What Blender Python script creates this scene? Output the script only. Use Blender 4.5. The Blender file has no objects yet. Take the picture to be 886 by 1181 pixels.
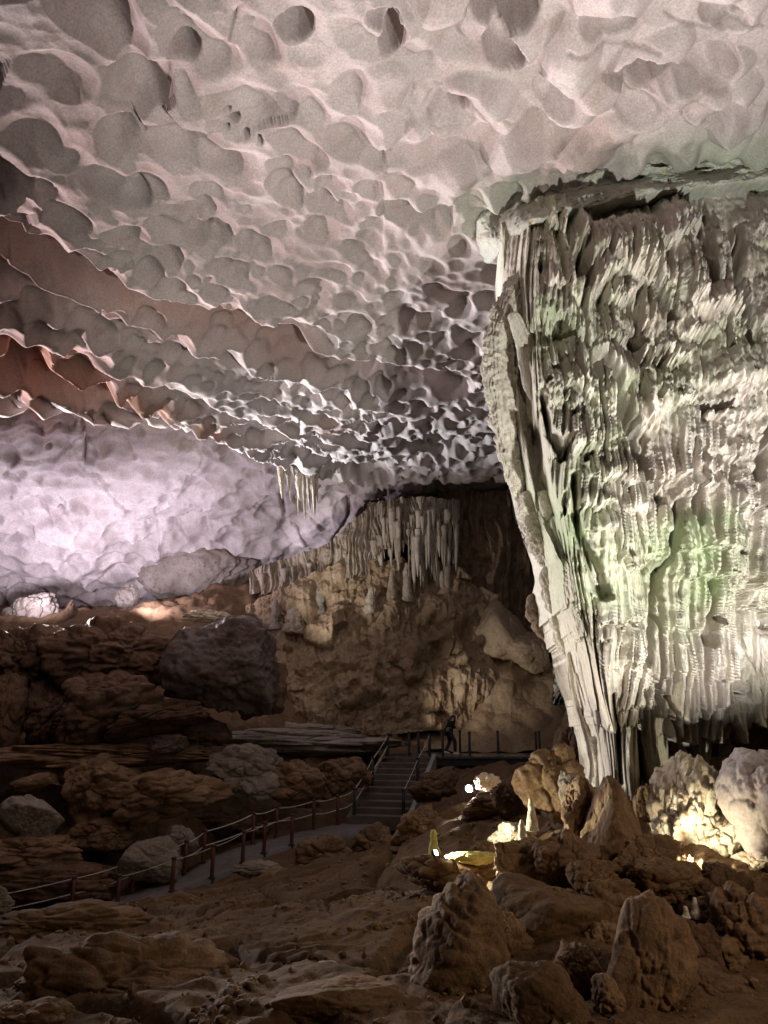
import bpy, bmesh, math, random
import numpy as np
from mathutils import Vector, Matrix

# ------------------------------------------------------------------ camera, world, exposure
S = bpy.context.scene
COL = S.collection
PITCH = math.radians(15.7)
FPX = 853.0                       # focal length in photo pixels (photo is 886 x 1181)
cam_d = bpy.data.cameras.new('camera')
cam = bpy.data.objects.new('camera', cam_d)
COL.objects.link(cam)
cam_d.sensor_fit = 'VERTICAL'
cam_d.sensor_height = 24.0
cam_d.sensor_width = 18.0
cam_d.lens = 24.0 * FPX / 1181.0
cam_d.clip_start = 0.1
cam_d.clip_end = 400
cam.location = (0, 0, 0)
cam.rotation_euler = (math.pi / 2 + PITCH, 0, 0)
S.camera = cam

world = bpy.data.worlds.new('World')
S.world = world
world.use_nodes = True
bg = world.node_tree.nodes['Background']
bg.inputs['Color'].default_value = (1.0, 0.72, 0.50, 1)     # faint warm spill from the rest of the cave
bg.inputs['Strength'].default_value = 0.011

S.view_settings.view_transform = 'Standard'
S.view_settings.look = 'None'
S.view_settings.gamma = 1.0
S.view_settings.exposure = 0.0
try:
    S.cycles.use_denoising = True
    S.cycles.denoiser = 'OPENIMAGEDENOISE'
    S.cycles.max_bounces = 6
    S.cycles.diffuse_bounces = 4
    S.cycles.glossy_bounces = 2
    S.cycles.sample_clamp_indirect = 4.0
    S.cycles.caustics_reflective = False
    S.cycles.caustics_refractive = False
except Exception:
    pass

cp, sp = math.cos(PITCH), math.sin(PITCH)


def dirs(px, py):
    """ray directions (unit depth along the lens axis) through photo pixels"""
    px = np.asarray(px, float)
    py = np.asarray(py, float)
    u = (px - 443.0) / FPX
    v = (590.5 - py) / FPX
    return np.stack([u + 0 * v, cp - v * sp + 0 * u, sp + v * cp + 0 * u], -1)


def P(px, py, d):
    return dirs(px, py) * np.asarray(d, float)[..., None]


def PY(px, py, Y):
    D = dirs(px, py)
    return D * (np.asarray(Y, float) / D[..., 1])[..., None]


def PZ(px, py, z):
    D = dirs(px, py)
    return D * (np.asarray(z, float) / D[..., 2])[..., None]


def V(p):
    return Vector((float(p[0]), float(p[1]), float(p[2])))


# lamps: (name, position, target, watts, colour, cone degrees, blend, radius)
def spot(name, pos, target, watts, color, cone=100, blend=0.6, radius=0.15):
    l = bpy.data.lights.new(name, 'SPOT')
    l.energy = watts
    l.color = color
    l.spot_size = math.radians(cone)
    l.spot_blend = blend
    l.shadow_soft_size = radius
    o = bpy.data.objects.new(name, l)
    COL.objects.link(o)
    o.location = V(pos)
    o.rotation_euler = (V(target) - V(pos)).to_track_quat('-Z', 'Y').to_euler()
    return o


def point(name, pos, watts, color, radius=0.05):
    l = bpy.data.lights.new(name, 'POINT')
    l.energy = watts
    l.color = color
    l.shadow_soft_size = radius
    o = bpy.data.objects.new(name, l)
    COL.objects.link(o)
    o.location = V(pos)
    return o


LAVENDER = (0.94, 0.83, 1.0)
spot('wall_floodlight', P(30, 698, 33), P(60, 595, 37), 1800, LAVENDER, 165, 0.9, 0.25)
spot('wall_floodlight', P(165, 698, 33), P(230, 600, 38.5), 1800, LAVENDER, 165, 0.9, 0.25)
spot('wall_floodlight', P(322, 655, 39.2), P(390, 605, 42), 1000, (0.95, 0.86, 1.0), 110, 0.9, 0.25)
# low lamps beyond the lip graze the ceiling from far left
spot('ceiling_floodlight', P(40, 696, 31), P(150, 340, 17), 17000, (1.0, 0.93, 0.91), 110, 0.7, 0.25)
spot('ceiling_floodlight', (-16.0, 21.0, 1.4), P(210, 200, 14), 10500, (1.0, 0.95, 0.93), 104, 0.7, 0.2)
spot('ceiling_floodlight', P(190, 698, 33), P(470, 470, 27), 15000, (0.90, 0.95, 1.0), 80, 0.8, 0.25)
spot('red_floodlight', (-16.0, 21.5, 1.0), P(50, 445, 18), 4200, (1.0, 0.34, 0.33), 40, 0.8, 0.2)
# near lamp among the boulders lights the top of the vault
spot('ceiling_floodlight', (6.0, 9.6, -0.9), P(620, -30, 10.5), 4000, (1.0, 0.89, 0.86), 84, 1.0, 0.2)
spot('column_floodlight', (4.8, 5.4, -1.4), P(735, 385, 13), 5300, (0.99, 1.0, 0.91), 84, 0.5, 0.08)
spot('back_floodlight', P(290, 760, 30), P(430, 620, 36), 1700, (0.95, 0.90, 0.82), 70, 0.9, 0.3)
spot('mound_floodlight', P(446, 846, 29.4), P(596, 768, 35), 900, (1.0, 0.90, 0.77), 50, 0.8, 0.3)
spot('foreground_fill', (6.2, 4.6, 1.2), P(690, 1085, 8), 470, (1.0, 0.74, 0.48), 80, 1.0, 0.5)  # added warm fill for the foreground rocks, no fixture stands there

# ------------------------------------------------------------------ numpy noise
def _h(ix, iy, iz, seed):
    with np.errstate(over='ignore'):
        h = (ix.astype(np.uint32) * np.uint32(374761393) + iy.astype(np.uint32) * np.uint32(668265263)
             + iz.astype(np.uint32) * np.uint32(2147483647 - 1274126177) + np.uint32(seed) * np.uint32(2654435761))
        h = (h ^ (h >> np.uint32(13))) * np.uint32(1274126177)
        h = (h ^ (h >> np.uint32(16))) * np.uint32(2246822519)
        h = h ^ (h >> np.uint32(13))
    return h


def _r(ix, iy, iz, seed):
    return _h(ix, iy, iz, seed).astype(np.float64) / 4294967295.0


def vnoise(p, seed=0):
    """smooth value noise, -1..1"""
    f = np.floor(p)
    i = f.astype(np.int64)
    t = p - f
    t = t * t * t * (t * (t * 6 - 15) + 10)
    out = 0
    for dx in (0, 1):
        wx = t[..., 0] if dx else 1 - t[..., 0]
        for dy in (0, 1):
            wy = t[..., 1] if dy else 1 - t[..., 1]
            for dz in (0, 1):
                wz = t[..., 2] if dz else 1 - t[..., 2]
                out = out + wx * wy * wz * _r(i[..., 0] + dx, i[..., 1] + dy, i[..., 2] + dz, seed)
    return out * 2 - 1


ROT = np.array(Matrix.Rotation(.93, 3, 'X') @ Matrix.Rotation(.61, 3, 'Z') @ Matrix.Rotation(.77, 3, 'Y'))


def fbm(p, oct=4, seed=0, gain=0.5, ridged=False):
    a, s, tot = 1.0, 0.0, 0.0
    p = p @ ROT                      # turned off the axes so that no lattice lines up with the bedding
    for k in range(oct):
        if k:
            p = p @ ROT
        n = vnoise(p * (2.03 ** k) + 17.3 * k, seed + k)
        if ridged:
            n = 1 - 2 * np.abs(n)
        s = s + a * n
        tot += a
        a *= gain
    return s / tot


def worley(p, seed=0, jitter=0.9, off=None):
    """F1, F2 and a random number per nearest cell"""
    shp = p.shape[:-1]
    p = p.reshape(-1, 3)
    F1 = np.empty(len(p)); F2 = np.empty(len(p)); ID = np.empty(len(p)); OF = np.zeros(len(p))
    for a in range(0, len(p), 60000):
        q = p[a:a + 60000]
        i = np.floor(q).astype(np.int64)
        f1 = np.full(len(q), 9.0); f2 = np.full(len(q), 9.0); idd = np.zeros(len(q)); oo = np.zeros(len(q))
        for dx in (-1, 0, 1):
            for dy in (-1, 0, 1):
                for dz in (-1, 0, 1):
                    cx, cy, cz = i[:, 0] + dx, i[:, 1] + dy, i[:, 2] + dz
                    fx = cx + 0.5 + jitter * (_r(cx, cy, cz, seed) - .5)
                    fy = cy + 0.5 + jitter * (_r(cx, cy, cz, seed + 1) - .5)
                    fz = cz + 0.5 + jitter * (_r(cx, cy, cz, seed + 2) - .5)
                    d2 = (q[:, 0] - fx) ** 2 + (q[:, 1] - fy) ** 2 + (q[:, 2] - fz) ** 2
                    closer = d2 < f1
                    f2 = np.where(closer, f1, np.minimum(f2, d2))
                    idd = np.where(closer, _r(cx, cy, cz, seed + 3), idd)
                    if off is not None:
                        ov = (q[:, 0] - fx) * off[0] + (q[:, 1] - fy) * off[1] + (q[:, 2] - fz) * off[2]
                        oo = np.where(closer, ov, oo)
                    f1 = np.where(closer, d2, f1)
        F1[a:a + 60000] = np.sqrt(f1); F2[a:a + 60000] = np.sqrt(f2); ID[a:a + 60000] = idd; OF[a:a + 60000] = oo
    if off is not None:
        return F1.reshape(shp), OF.reshape(shp), ID.reshape(shp)
    return F1.reshape(shp), F2.reshape(shp), ID.reshape(shp)


def scallops(p, seed, k=14.0, bias=.12, jitter=.85):
    """smooth cellular cups: 1 at the middle of a cup, 0 or less on the rounded ridges between cups"""
    shp = p.shape[:-1]
    p = p.reshape(-1, 3)
    out = np.empty(len(p))
    for a in range(0, len(p), 60000):
        q = p[a:a + 60000]
        i = np.floor(q).astype(np.int64)
        acc = np.zeros(len(q))
        for dx in (-1, 0, 1):
            for dy in (-1, 0, 1):
                for dz in (-1, 0, 1):
                    cx, cy, cz = i[:, 0] + dx, i[:, 1] + dy, i[:, 2] + dz
                    fx = cx + 0.5 + jitter * (_r(cx, cy, cz, seed) - .5)
                    fy = cy + 0.5 + jitter * (_r(cx, cy, cz, seed + 1) - .5)
                    fz = cz + 0.5 + jitter * (_r(cx, cy, cz, seed + 2) - .5)
                    b = bias * _r(cx, cy, cz, seed + 3)
                    acc += np.exp(-k * ((q[:, 0] - fx) ** 2 + (q[:, 1] - fy) ** 2 + (q[:, 2] - fz) ** 2 + b))
        out[a:a + 60000] = -np.log(acc + 1e-30) / k
    return 1 - out.reshape(shp) / .30


def sstep(a, b, x):
    t = np.clip((x - a) / (b - a), 0, 1)
    return t * t * (3 - 2 * t)


def tps_fit(X, f, lam=0.0):
    """thin plate spline through scattered values"""
    X = np.asarray(X, float); f = np.asarray(f, float)
    sc = X.std(0) + 1e-9; mu = X.mean(0)
    Z = (X - mu) / sc
    r2 = ((Z[:, None] - Z[None]) ** 2).sum(-1)
    K = np.where(r2 > 0, 0.5 * r2 * np.log(r2 + 1e-12), 0) + lam * np.eye(len(Z))
    Q = np.c_[np.ones(len(Z)), Z]
    A = np.block([[K, Q], [Q.T, np.zeros((3, 3))]])
    w = np.linalg.solve(A, np.r_[f, 0, 0, 0])

    def ev(x):
        shp = x.shape[:-1]
        z = (x.reshape(-1, 2) - mu) / sc
        out = w[-3] + z @ w[-2:]
        for k in range(len(Z)):
            r2 = ((z - Z[k]) ** 2).sum(-1)
            out = out + w[k] * 0.5 * r2 * np.log(r2 + 1e-12)
        return out.reshape(shp)
    return ev


def poly_dist(px, py, pts):
    """distance from points to a polyline, position along it (0..1)"""
    best = np.full(px.shape, 1e9); tt = np.zeros(px.shape); sg = np.zeros(px.shape)
    n = len(pts) - 1
    for k in range(n):
        ax, ay = pts[k]; bx, by = pts[k + 1]
        ex, ey = bx - ax, by - ay
        t = np.clip(((px - ax) * ex + (py - ay) * ey) / (ex * ex + ey * ey), 0, 1)
        d = np.hypot(px - ax - t * ex, py - ay - t * ey)
        m = d < best
        best = np.where(m, d, best)
        tt = np.where(m, (k + t) / n, tt)
    return best, tt


# ------------------------------------------------------------------ mesh helpers
def link(name, me, mat, parent=None):
    o = bpy.data.objects.new(name, me)
    COL.objects.link(o)
    if mat is not None and len(me.materials) == 0:
        me.materials.append(mat)
    if parent is not None:
        o.parent = parent
    return o


def tag(o, label=None, cat=None, group=None, kind=None):
    if label: o['label'] = label
    if cat: o['category'] = cat
    if group: o['group'] = group
    if kind: o['kind'] = kind
    return o


def empty(name, loc):
    o = bpy.data.objects.new(name, None)
    o.empty_display_size = 0.3
    COL.objects.link(o)
    o.location = V(loc)
    return o


def mesh_np(name, verts, quads, smooth=True):
    me = bpy.data.meshes.new(name)
    n, m = len(verts), len(quads)
    k = quads.shape[1]
    me.vertices.add(n)
    me.vertices.foreach_set('co', np.ascontiguousarray(verts, np.float32).ravel())
    me.loops.add(m * k)
    me.loops.foreach_set('vertex_index', np.ascontiguousarray(quads, np.int32).ravel())
    me.polygons.add(m)
    me.polygons.foreach_set('loop_start', np.arange(0, m * k, k, dtype=np.int32))
    me.polygons.foreach_set('loop_total', np.full(m, k, np.int32))
    me.update(calc_edges=True)
    me.validate()
    me.polygons.foreach_set('use_smooth', np.full(len(me.polygons), smooth))
    return me


def grid_quads(R, C, wrap=False):
    r = np.arange(R - 1)[:, None]
    c = np.arange(C if wrap else C - 1)[None]
    c2 = (c + 1) % C
    a = r * C + c; b = r * C + c2; d = (r + 1) * C + c; e = (r + 1) * C + c2
    return np.stack([a, d, e, b], -1).reshape(-1, 4)


def grid_obj(name, G, mat, parent=None, wrap=False, origin=None, smooth=True):
    R, C = G.shape[:2]
    v = G.reshape(-1, 3)
    org = np.zeros(3)
    if parent is not None:
        org = np.array(parent.location)
    elif origin is not None:
        org = np.asarray(origin, float)
    me = mesh_np(name, v - org, grid_quads(R, C, wrap), smooth)
    o = link(name, me, mat, parent)
    if parent is None:
        o.location = V(org)
    return o


def grid_normals(G, toward=np.zeros(3)):
    dr = np.gradient(G, axis=0); dc = np.gradient(G, axis=1)
    n = np.cross(dr, dc)
    n /= np.linalg.norm(n, axis=-1, keepdims=True) + 1e-12
    s = np.sign(((toward - G) * n).sum(-1, keepdims=True))
    s[s == 0] = 1
    return n * s


def set_attr(o, name, values):
    a = o.data.attributes.new(name, 'FLOAT', 'POINT')
    a.data.foreach_set('value', np.ascontiguousarray(values, np.float32).ravel())


# ------------------------------------------------------------------ materials
def rock_mat(name, c1, c2, c3=None, scale=0.6, fine=9.0, bump=0.35, bdist=0.05, rough=0.85, stretch=(1, 1, 1),
             tint=None, spec=0.25, speck=None, grain=40.0, wet=0.0):
    m = bpy.data.materials.new(name)
    m.use_nodes = True
    nt = m.node_tree
    N, L = nt.nodes, nt.links
    b = N['Principled BSDF']
    b.inputs['Specular IOR Level'].default_value = spec
    geo = N.new('ShaderNodeNewGeometry')
    mp = N.new('ShaderNodeMapping')
    mp.inputs['Scale'].default_value = stretch
    L.new(geo.outputs['Position'], mp.inputs['Vector'])
    n1 = N.new('ShaderNodeTexNoise'); n1.inputs['Scale'].default_value = scale
    n1.inputs['Detail'].default_value = 6; n1.inputs['Roughness'].default_value = 0.62
    n1.inputs['Distortion'].default_value = 0.8
    n2 = N.new('ShaderNodeTexNoise'); n2.inputs['Scale'].default_value = fine
    n2.inputs['Detail'].default_value = 8; n2.inputs['Roughness'].default_value = 0.68
    n3 = N.new('ShaderNodeTexNoise'); n3.inputs['Scale'].default_value = grain
    n3.inputs['Detail'].default_value = 4; n3.inputs['Roughness'].default_value = 0.7
    for n in (n1, n2, n3):
        L.new(mp.outputs[0], n.inputs['Vector'])
    r1 = N.new('ShaderNodeValToRGB')
    e = r1.color_ramp.elements
    e[0].position = 0.33; e[0].color = (*c1, 1)
    e[1].position = 0.66; e[1].color = (*c2, 1)
    L.new(n1.outputs['Fac'], r1.inputs[0])
    col = r1.outputs['Color']
    if c3:
        r2 = N.new('ShaderNodeValToRGB')
        r2.color_ramp.elements[0].position = 0.52; r2.color_ramp.elements[0].color = (0, 0, 0, 1)
        r2.color_ramp.elements[1].position = 0.68; r2.color_ramp.elements[1].color = (1, 1, 1, 1)
        L.new(n2.outputs['Fac'], r2.inputs[0])
        mx = N.new('ShaderNodeMix'); mx.data_type = 'RGBA'
        L.new(r2.outputs[0], mx.inputs['Factor'])
        L.new(col, mx.inputs['A']); mx.inputs['B'].default_value = (*c3, 1)
        col = mx.outputs['Result']
    if tint:                                    # a named stain with its own patches, e.g. algae
        for attr, tc, amt in tint:
            at = N.new('ShaderNodeAttribute'); at.attribute_name = attr
            mm = N.new('ShaderNodeMath'); mm.operation = 'MULTIPLY'; mm.inputs[1].default_value = amt
            L.new(at.outputs['Fac'], mm.inputs[0])
            mx = N.new('ShaderNodeMix'); mx.data_type = 'RGBA'
            L.new(mm.outputs[0], mx.inputs['Factor'])
            L.new(col, mx.inputs['A']); mx.inputs['B'].default_value = (*tc, 1)
            col = mx.outputs['Result']
    # fine tonal mottle
    mr = N.new('ShaderNodeMapRange')
    mr.inputs['From Min'].default_value = 0.3; mr.inputs['From Max'].default_value = 0.7
    mr.inputs['To Min'].default_value = 0.72; mr.inputs['To Max'].default_value = 1.2
    L.new(n3.outputs['Fac'], mr.inputs['Value'])
    ml = N.new('ShaderNodeMix'); ml.data_type = 'RGBA'; ml.blend_type = 'MULTIPLY'
    ml.inputs['Factor'].default_value = 1.0
    L.new(col, ml.inputs['A']); L.new(mr.outputs[0], ml.inputs['B'])
    L.new(ml.outputs['Result'], b.inputs['Base Color'])
    if wet > 0:
        rr = N.new('ShaderNodeMapRange')
        rr.inputs['From Min'].default_value = 0.4; rr.inputs['From Max'].default_value = 0.62
        rr.inputs['To Min'].default_value = rough; rr.inputs['To Max'].default_value = rough - wet
        L.new(n1.outputs['Fac'], rr.inputs['Value']); L.new(rr.outputs[0], b.inputs['Roughness'])
    else:
        b.inputs['Roughness'].default_value = rough
    ad = N.new('ShaderNodeMath'); ad.operation = 'MULTIPLY_ADD'
    ad.inputs[1].default_value = 0.35
    L.new(n3.outputs['Fac'], ad.inputs[0]); L.new(n2.outputs['Fac'], ad.inputs[2])
    bp = N.new('ShaderNodeBump')
    bp.inputs['Strength'].default_value = bump; bp.inputs['Distance'].default_value = bdist
    L.new(ad.outputs[0], bp.inputs['Height'])
    L.new(bp.outputs['Normal'], b.inputs['Normal'])
    return m


def flat_mat(name, c, rough=0.6, metal=0.0, emit=0.0, ecol=None):
    m = bpy.data.materials.new(name)
    m.use_nodes = True
    N, L = m.node_tree.nodes, m.node_tree.links
    b = N['Principled BSDF']
    n = N.new('ShaderNodeTexNoise'); n.inputs['Scale'].default_value = 14
    n.inputs['Detail'].default_value = 4
    geo = N.new('ShaderNodeNewGeometry')
    L.new(geo.outputs['Position'], n.inputs['Vector'])
    r = N.new('ShaderNodeValToRGB')
    r.color_ramp.elements[0].color = (c[0] * .75, c[1] * .75, c[2] * .75, 1)
    r.color_ramp.elements[1].color = (min(1, c[0] * 1.2), min(1, c[1] * 1.2), min(1, c[2] * 1.2), 1)
    L.new(n.outputs['Fac'], r.inputs[0]); L.new(r.outputs[0], b.inputs['Base Color'])
    b.inputs['Roughness'].default_value = rough
    b.inputs['Metallic'].default_value = metal
    if emit:
        b.inputs['Emission Color'].default_value = (*(ecol or c), 1)
        b.inputs['Emission Strength'].default_value = emit
    return m


M = {}
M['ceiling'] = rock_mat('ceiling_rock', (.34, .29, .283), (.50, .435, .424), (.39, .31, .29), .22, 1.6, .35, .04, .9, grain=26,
                        tint=[('algae', (.36, .40, .31), .8), ('rust_brown', (.31, .165, .12), .85)])
M['wall'] = rock_mat('wall_rock', (.42, .36, .35), (.64, .585, .57), (.44, .40, .37), .5, 2.2, .5, .06, .9, grain=18,
                     tint=[('rust_brown', (.46, .24, .19), .7)])
M['column'] = rock_mat('column_flowstone', (.48, .43, .36), (.68, .63, .56), (.36, .28, .21), .7, 7, .8, .05, .85, (1, 1, .45), grain=34,
                       tint=[('algae', (.47, .54, .35), .85), ('pale', (.66, .58, .55), .8)])
M['capital'] = rock_mat('capital_rock', (.34, .37, .31), (.56, .55, .50), (.45, .36, .22), .8, 5, .5, .05, .85, grain=30)
M['flow'] = rock_mat('back_flowstone', (.26, .20, .14), (.46, .40, .33), (.20, .14, .09), .35, 3, .6, .08, .85, (1, 1, .4), grain=14)
M['flow_pale'] = rock_mat('pale_flowstone', (.36, .31, .26), (.56, .51, .45), (.26, .20, .15), .6, 4, .6, .06, .8, (1, 1, .4), grain=16)
M['flow_brown'] = rock_mat('brown_flowstone', (.13, .085, .055), (.25, .175, .115), (.10, .06, .04), .5, 3, .6, .08, .8, (1, 1, .35), grain=14)
M['mound'] = rock_mat('tan_flowstone', (.24, .165, .10), (.36, .27, .18), (.20, .13, .08), .3, 2.2, .5, .06, .6, grain=14, wet=.15)
M['dome'] = rock_mat('dome_flowstone', (.32, .24, .16), (.46, .37, .27), (.27, .19, .12), .4, 2.2, .5, .06, .6, grain=14, wet=.15)
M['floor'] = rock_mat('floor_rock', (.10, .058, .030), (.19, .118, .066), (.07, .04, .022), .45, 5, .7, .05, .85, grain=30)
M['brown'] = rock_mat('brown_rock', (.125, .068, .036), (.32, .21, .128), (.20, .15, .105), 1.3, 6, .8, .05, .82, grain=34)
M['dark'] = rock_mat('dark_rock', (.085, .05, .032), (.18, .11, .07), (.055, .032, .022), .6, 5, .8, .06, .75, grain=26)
M['blue'] = rock_mat('slate_rock', (.095, .055, .038), (.16, .125, .115), (.20, .19, .215), .7, 4, .7, .06, .6, grain=22, wet=.2)
M['grey'] = rock_mat('grey_rock', (.20, .165, .135), (.34, .30, .265), (.16, .11, .08), .6, 5, .7, .05, .8, grain=30)
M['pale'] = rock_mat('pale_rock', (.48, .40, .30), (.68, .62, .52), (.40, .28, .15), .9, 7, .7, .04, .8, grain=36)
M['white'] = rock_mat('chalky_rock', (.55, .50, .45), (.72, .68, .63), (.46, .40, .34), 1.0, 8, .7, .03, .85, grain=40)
M['yellow'] = rock_mat('yellow_rock', (.50, .46, .16), (.66, .62, .30), (.36, .36, .12), 2.0, 9, .6, .03, .8, grain=40)  # yellow green rock; on the flat stone it stands in for lamp glow
M['path'] = rock_mat('worn_paving', (.14, .128, .132), (.23, .215, .222), (.12, .10, .09), .8, 5, .4, .02, .6, grain=40, wet=.25)
M['step'] = rock_mat('worn_concrete', (.10, .08, .068), (.17, .14, .12), None, 1.2, 7, .3, .02, .7, grain=40)
M['stringer'] = rock_mat('pale_concrete', (.24, .25, .265), (.34, .355, .37), None, 1.2, 7, .3, .02, .7, grain=40)
M['post'] = flat_mat('painted_post', (.10, .028, .022), .5)
M['post_dark'] = flat_mat('dark_post', (.03, .022, .02), .55)
M['rope'] = flat_mat('white_rope', (.62, .60, .58), .7)
M['steel'] = flat_mat('dark_metal', (.04, .04, .045), .4, .6)
M['skin'] = flat_mat('skin', (.42, .26, .19), .6)
M['jacket'] = flat_mat('black_cloth', (.012, .012, .014), .8)
M['trousers'] = flat_mat('charcoal_cloth', (.028, .027, .03), .85)
M['shoe'] = flat_mat('white_shoe', (.75, .75, .76), .5)
M['hair'] = flat_mat('pale_hair', (.52, .46, .38), .8)
M['bag'] = flat_mat('grey_bag', (.22, .20, .19), .7)

# ------------------------------------------------------------------ cave ceiling
LIP = np.array([(-260, 425), (0, 462), (60, 468), (95, 482), (150, 500), (230, 514), (300, 546), (350, 562), (430, 577),
                (520, 574), (620, 572), (1160, 560)], float)
ctl = [(0, 0, 10.2), (443, 0, 11), (886, 0, 11.2), (0, 265, 9.3), (220, 265, 10.3), (443, 265, 11), (650, 205, 11), (886, 190, 11.2),
       (0, 400, 8.5), (300, 400, 10), (560, 400, 11.2), (0, 462, 8.0), (200, 510, 9.4), (430, 572, 11.2), (620, 568, 11.8),
       (800, 400, 11.5), (900, 560, 12), (-260, -230, 9.0), (1160, -230, 11.6), (443, -230, 11), (-260, 265, 8.2), (-260, 425, 7.0),
       (1160, 200, 11.6), (1160, 560, 12.5)]
cx = np.array([(a, b) for a, b, z in ctl], float)
q = dirs(cx[:, 0], cx[:, 1])[:, 2] / np.array([c[2] for c in ctl])
ceil_q = tps_fit(cx, q, 1e-4)

nC, nR = 800, 560
pxs = np.linspace(-260, 1160, nC)
lip = np.interp(pxs, LIP[:, 0], LIP[:, 1])
w = np.linspace(0, 1, nR)[:, None]
PXg = np.repeat(pxs[None], nR, 0)
PYg = -230 + w * (lip[None] + 230)
G = P(PXg, PYg, 1.0 / ceil_q(np.stack([PXg, PYg], -1)))
Nn = grid_normals(G)
XY = np.stack([PXg, PYg], -1)


def blob(x, y, cx, cy, rx, ry, soft=0.6, ang=0.0):
    c, s = math.cos(ang), math.sin(ang)
    dx, dy = x - cx, y - cy
    e = np.sqrt(((dx * c + dy * s) / rx) ** 2 + ((-dx * s + dy * c) / ry) ** 2)
    return 1 - sstep(soft, 1.0, e)


warp = np.stack([fbm(G * .5, 2, 5), fbm(G * .5 + 40, 2, 6), fbm(G * .5 + 80, 2, 7)], -1)
Gw = G + warp * 0.35


def cups(p, size, seed, rmin=.55, rmax=1.0):
    F1, OF, ID = worley(p / size, seed, off=(.6, -.8, 0))
    R = rmin + (rmax - rmin) * ID
    rho = np.clip(F1 / R, 0, 1)
    t = np.clip(OF / R, -1, 1)              # +1 at the rim that overhangs, -1 at the rim that runs out gently
    prof = (1 - rho ** 2 + 1e-9) ** (1.35 - .7 * t) * (1.1 + .25 * t)
    return -prof * (.6 + .6 * ID), F1, OF, ID           # 0 on the land between cups


topzone = 1 - sstep(150, 330, PYg + .25 * (PXg - 443) * 0 + 0.2 * PXg * (PXg < 443))
smooth_z = blob(PXg, PYg, 400, 310, 190, 90, .2, .35) * .75
deep_z = sstep(360, 440, PYg + .0 * PXg) * sstep(180, 380, PXg)
c0, F10, _, ID0 = cups(Gw + 3, 1.15, 31, .4, .7)


def bedded(p):
    u = (p[..., 0] + p[..., 1]) * .7071 * .74
    v = (p[..., 0] - p[..., 1]) * .7071
    return np.stack([u, v, p[..., 2]], -1)


Gb = bedded(Gw)
A1 = scallops(Gb / .62, 11, 15)
A2 = scallops(Gb / .34 + 7, 23, 14)
A0 = scallops(Gb / .92 + 3, 37, 16)
patch = .65 + .5 * sstep(-.3, .3, fbm(G * .3, 2, 39))
disp = -(.39 + .05 * deep_z) * np.clip(A1, -.3, 1.1) * patch * (1 - .5 * smooth_z) * (1 - .7 * topzone)
disp -= (.075 + .04 * deep_z) * np.clip(A2, -.3, 1.1) * (1 - .8 * topzone) * (1 - .5 * smooth_z)
disp -= .36 * np.clip(A0, -.3, 1.1) * topzone * (1 - .7 * sstep(420, 560, PXg))
disp += .5 * c0 * np.clip(topzone + .3, 0, 1) * (ID0 > .72)
# rounded bulges near the top of the picture
Bg = scallops(Gw / .95 + 9, 77, 26, .2)
disp += topzone * .42 * np.clip(Bg, -.5, 1.1) * sstep(330, 520, PXg + 60 * fbm(G * .3, 2, 81))
# flutes running along the bedding at the left of the top zone
disp += .05 * fbm(G * np.array([2.2, .9, 2.2]), 3, 41)
disp += .10 * fbm(G * .45, 3, 43)

# bedding ledges: just above the line the rock stands proud, below it is undercut
LEDGES = [
    ([(-260, 200), (0, 256), (34, 268), (64, 274), (88, 290), (122, 305), (152, 322), (180, 336), (217, 346), (251, 354), (281, 369),
      (315, 380), (380, 398), (470, 412), (560, 425)], 1.2, 46, .62),
    ([(-260, 330), (0, 303), (40, 325), (90, 345), (160, 380), (230, 405), (300, 430), (400, 455)], .6, 32, .8),
    ([(-260, 372), (0, 404), (40, 409), (60, 428), (100, 438), (140, 458), (190, 478), (240, 500), (330, 533), (430, 562)], 1.2, 40, 1.0),
    ([(-260, 350), (0, 381), (60, 398), (110, 418), (150, 430), (230, 458), (300, 486), (380, 520), (480, 556)], .45, 22, 1.0),
    ([(100, 470), (150, 486), (200, 500), (260, 522), (330, 548), (420, 570)], .55, 16, 1.0),
    ([(255, 345), (310, 372), (360, 395), (430, 405)], .35, 26, 1.0),
]
jag = 5 * fbm(G * .7, 3, 51)
for pts, amp, wid, fade in LEDGES:
    xs = np.array([p[0] for p in pts]); ys = np.array([p[1] for p in pts])
    yl = np.interp(PXg, xs, ys) + jag
    below = PYg - yl
    env = sstep(xs[0] - 1, xs[0] + 60, PXg) * (1 - sstep(xs[-1] - 120, xs[-1], PXg)) * (0.78 + .3 * fbm(np.stack([PXg / 60, 0 * PXg, 0 * PXg + amp], -1), 2, 53))
    rec = -(1 - sstep(.45, 1.35, below / wid + .12 * jag / 7)) * sstep(0, 9, below)
    lipb = np.where(below <= 0, np.exp(below / (wid * .7)), 1 - sstep(0, 9, below)) * .25
    disp += amp * env * (rec + lipb)

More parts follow.
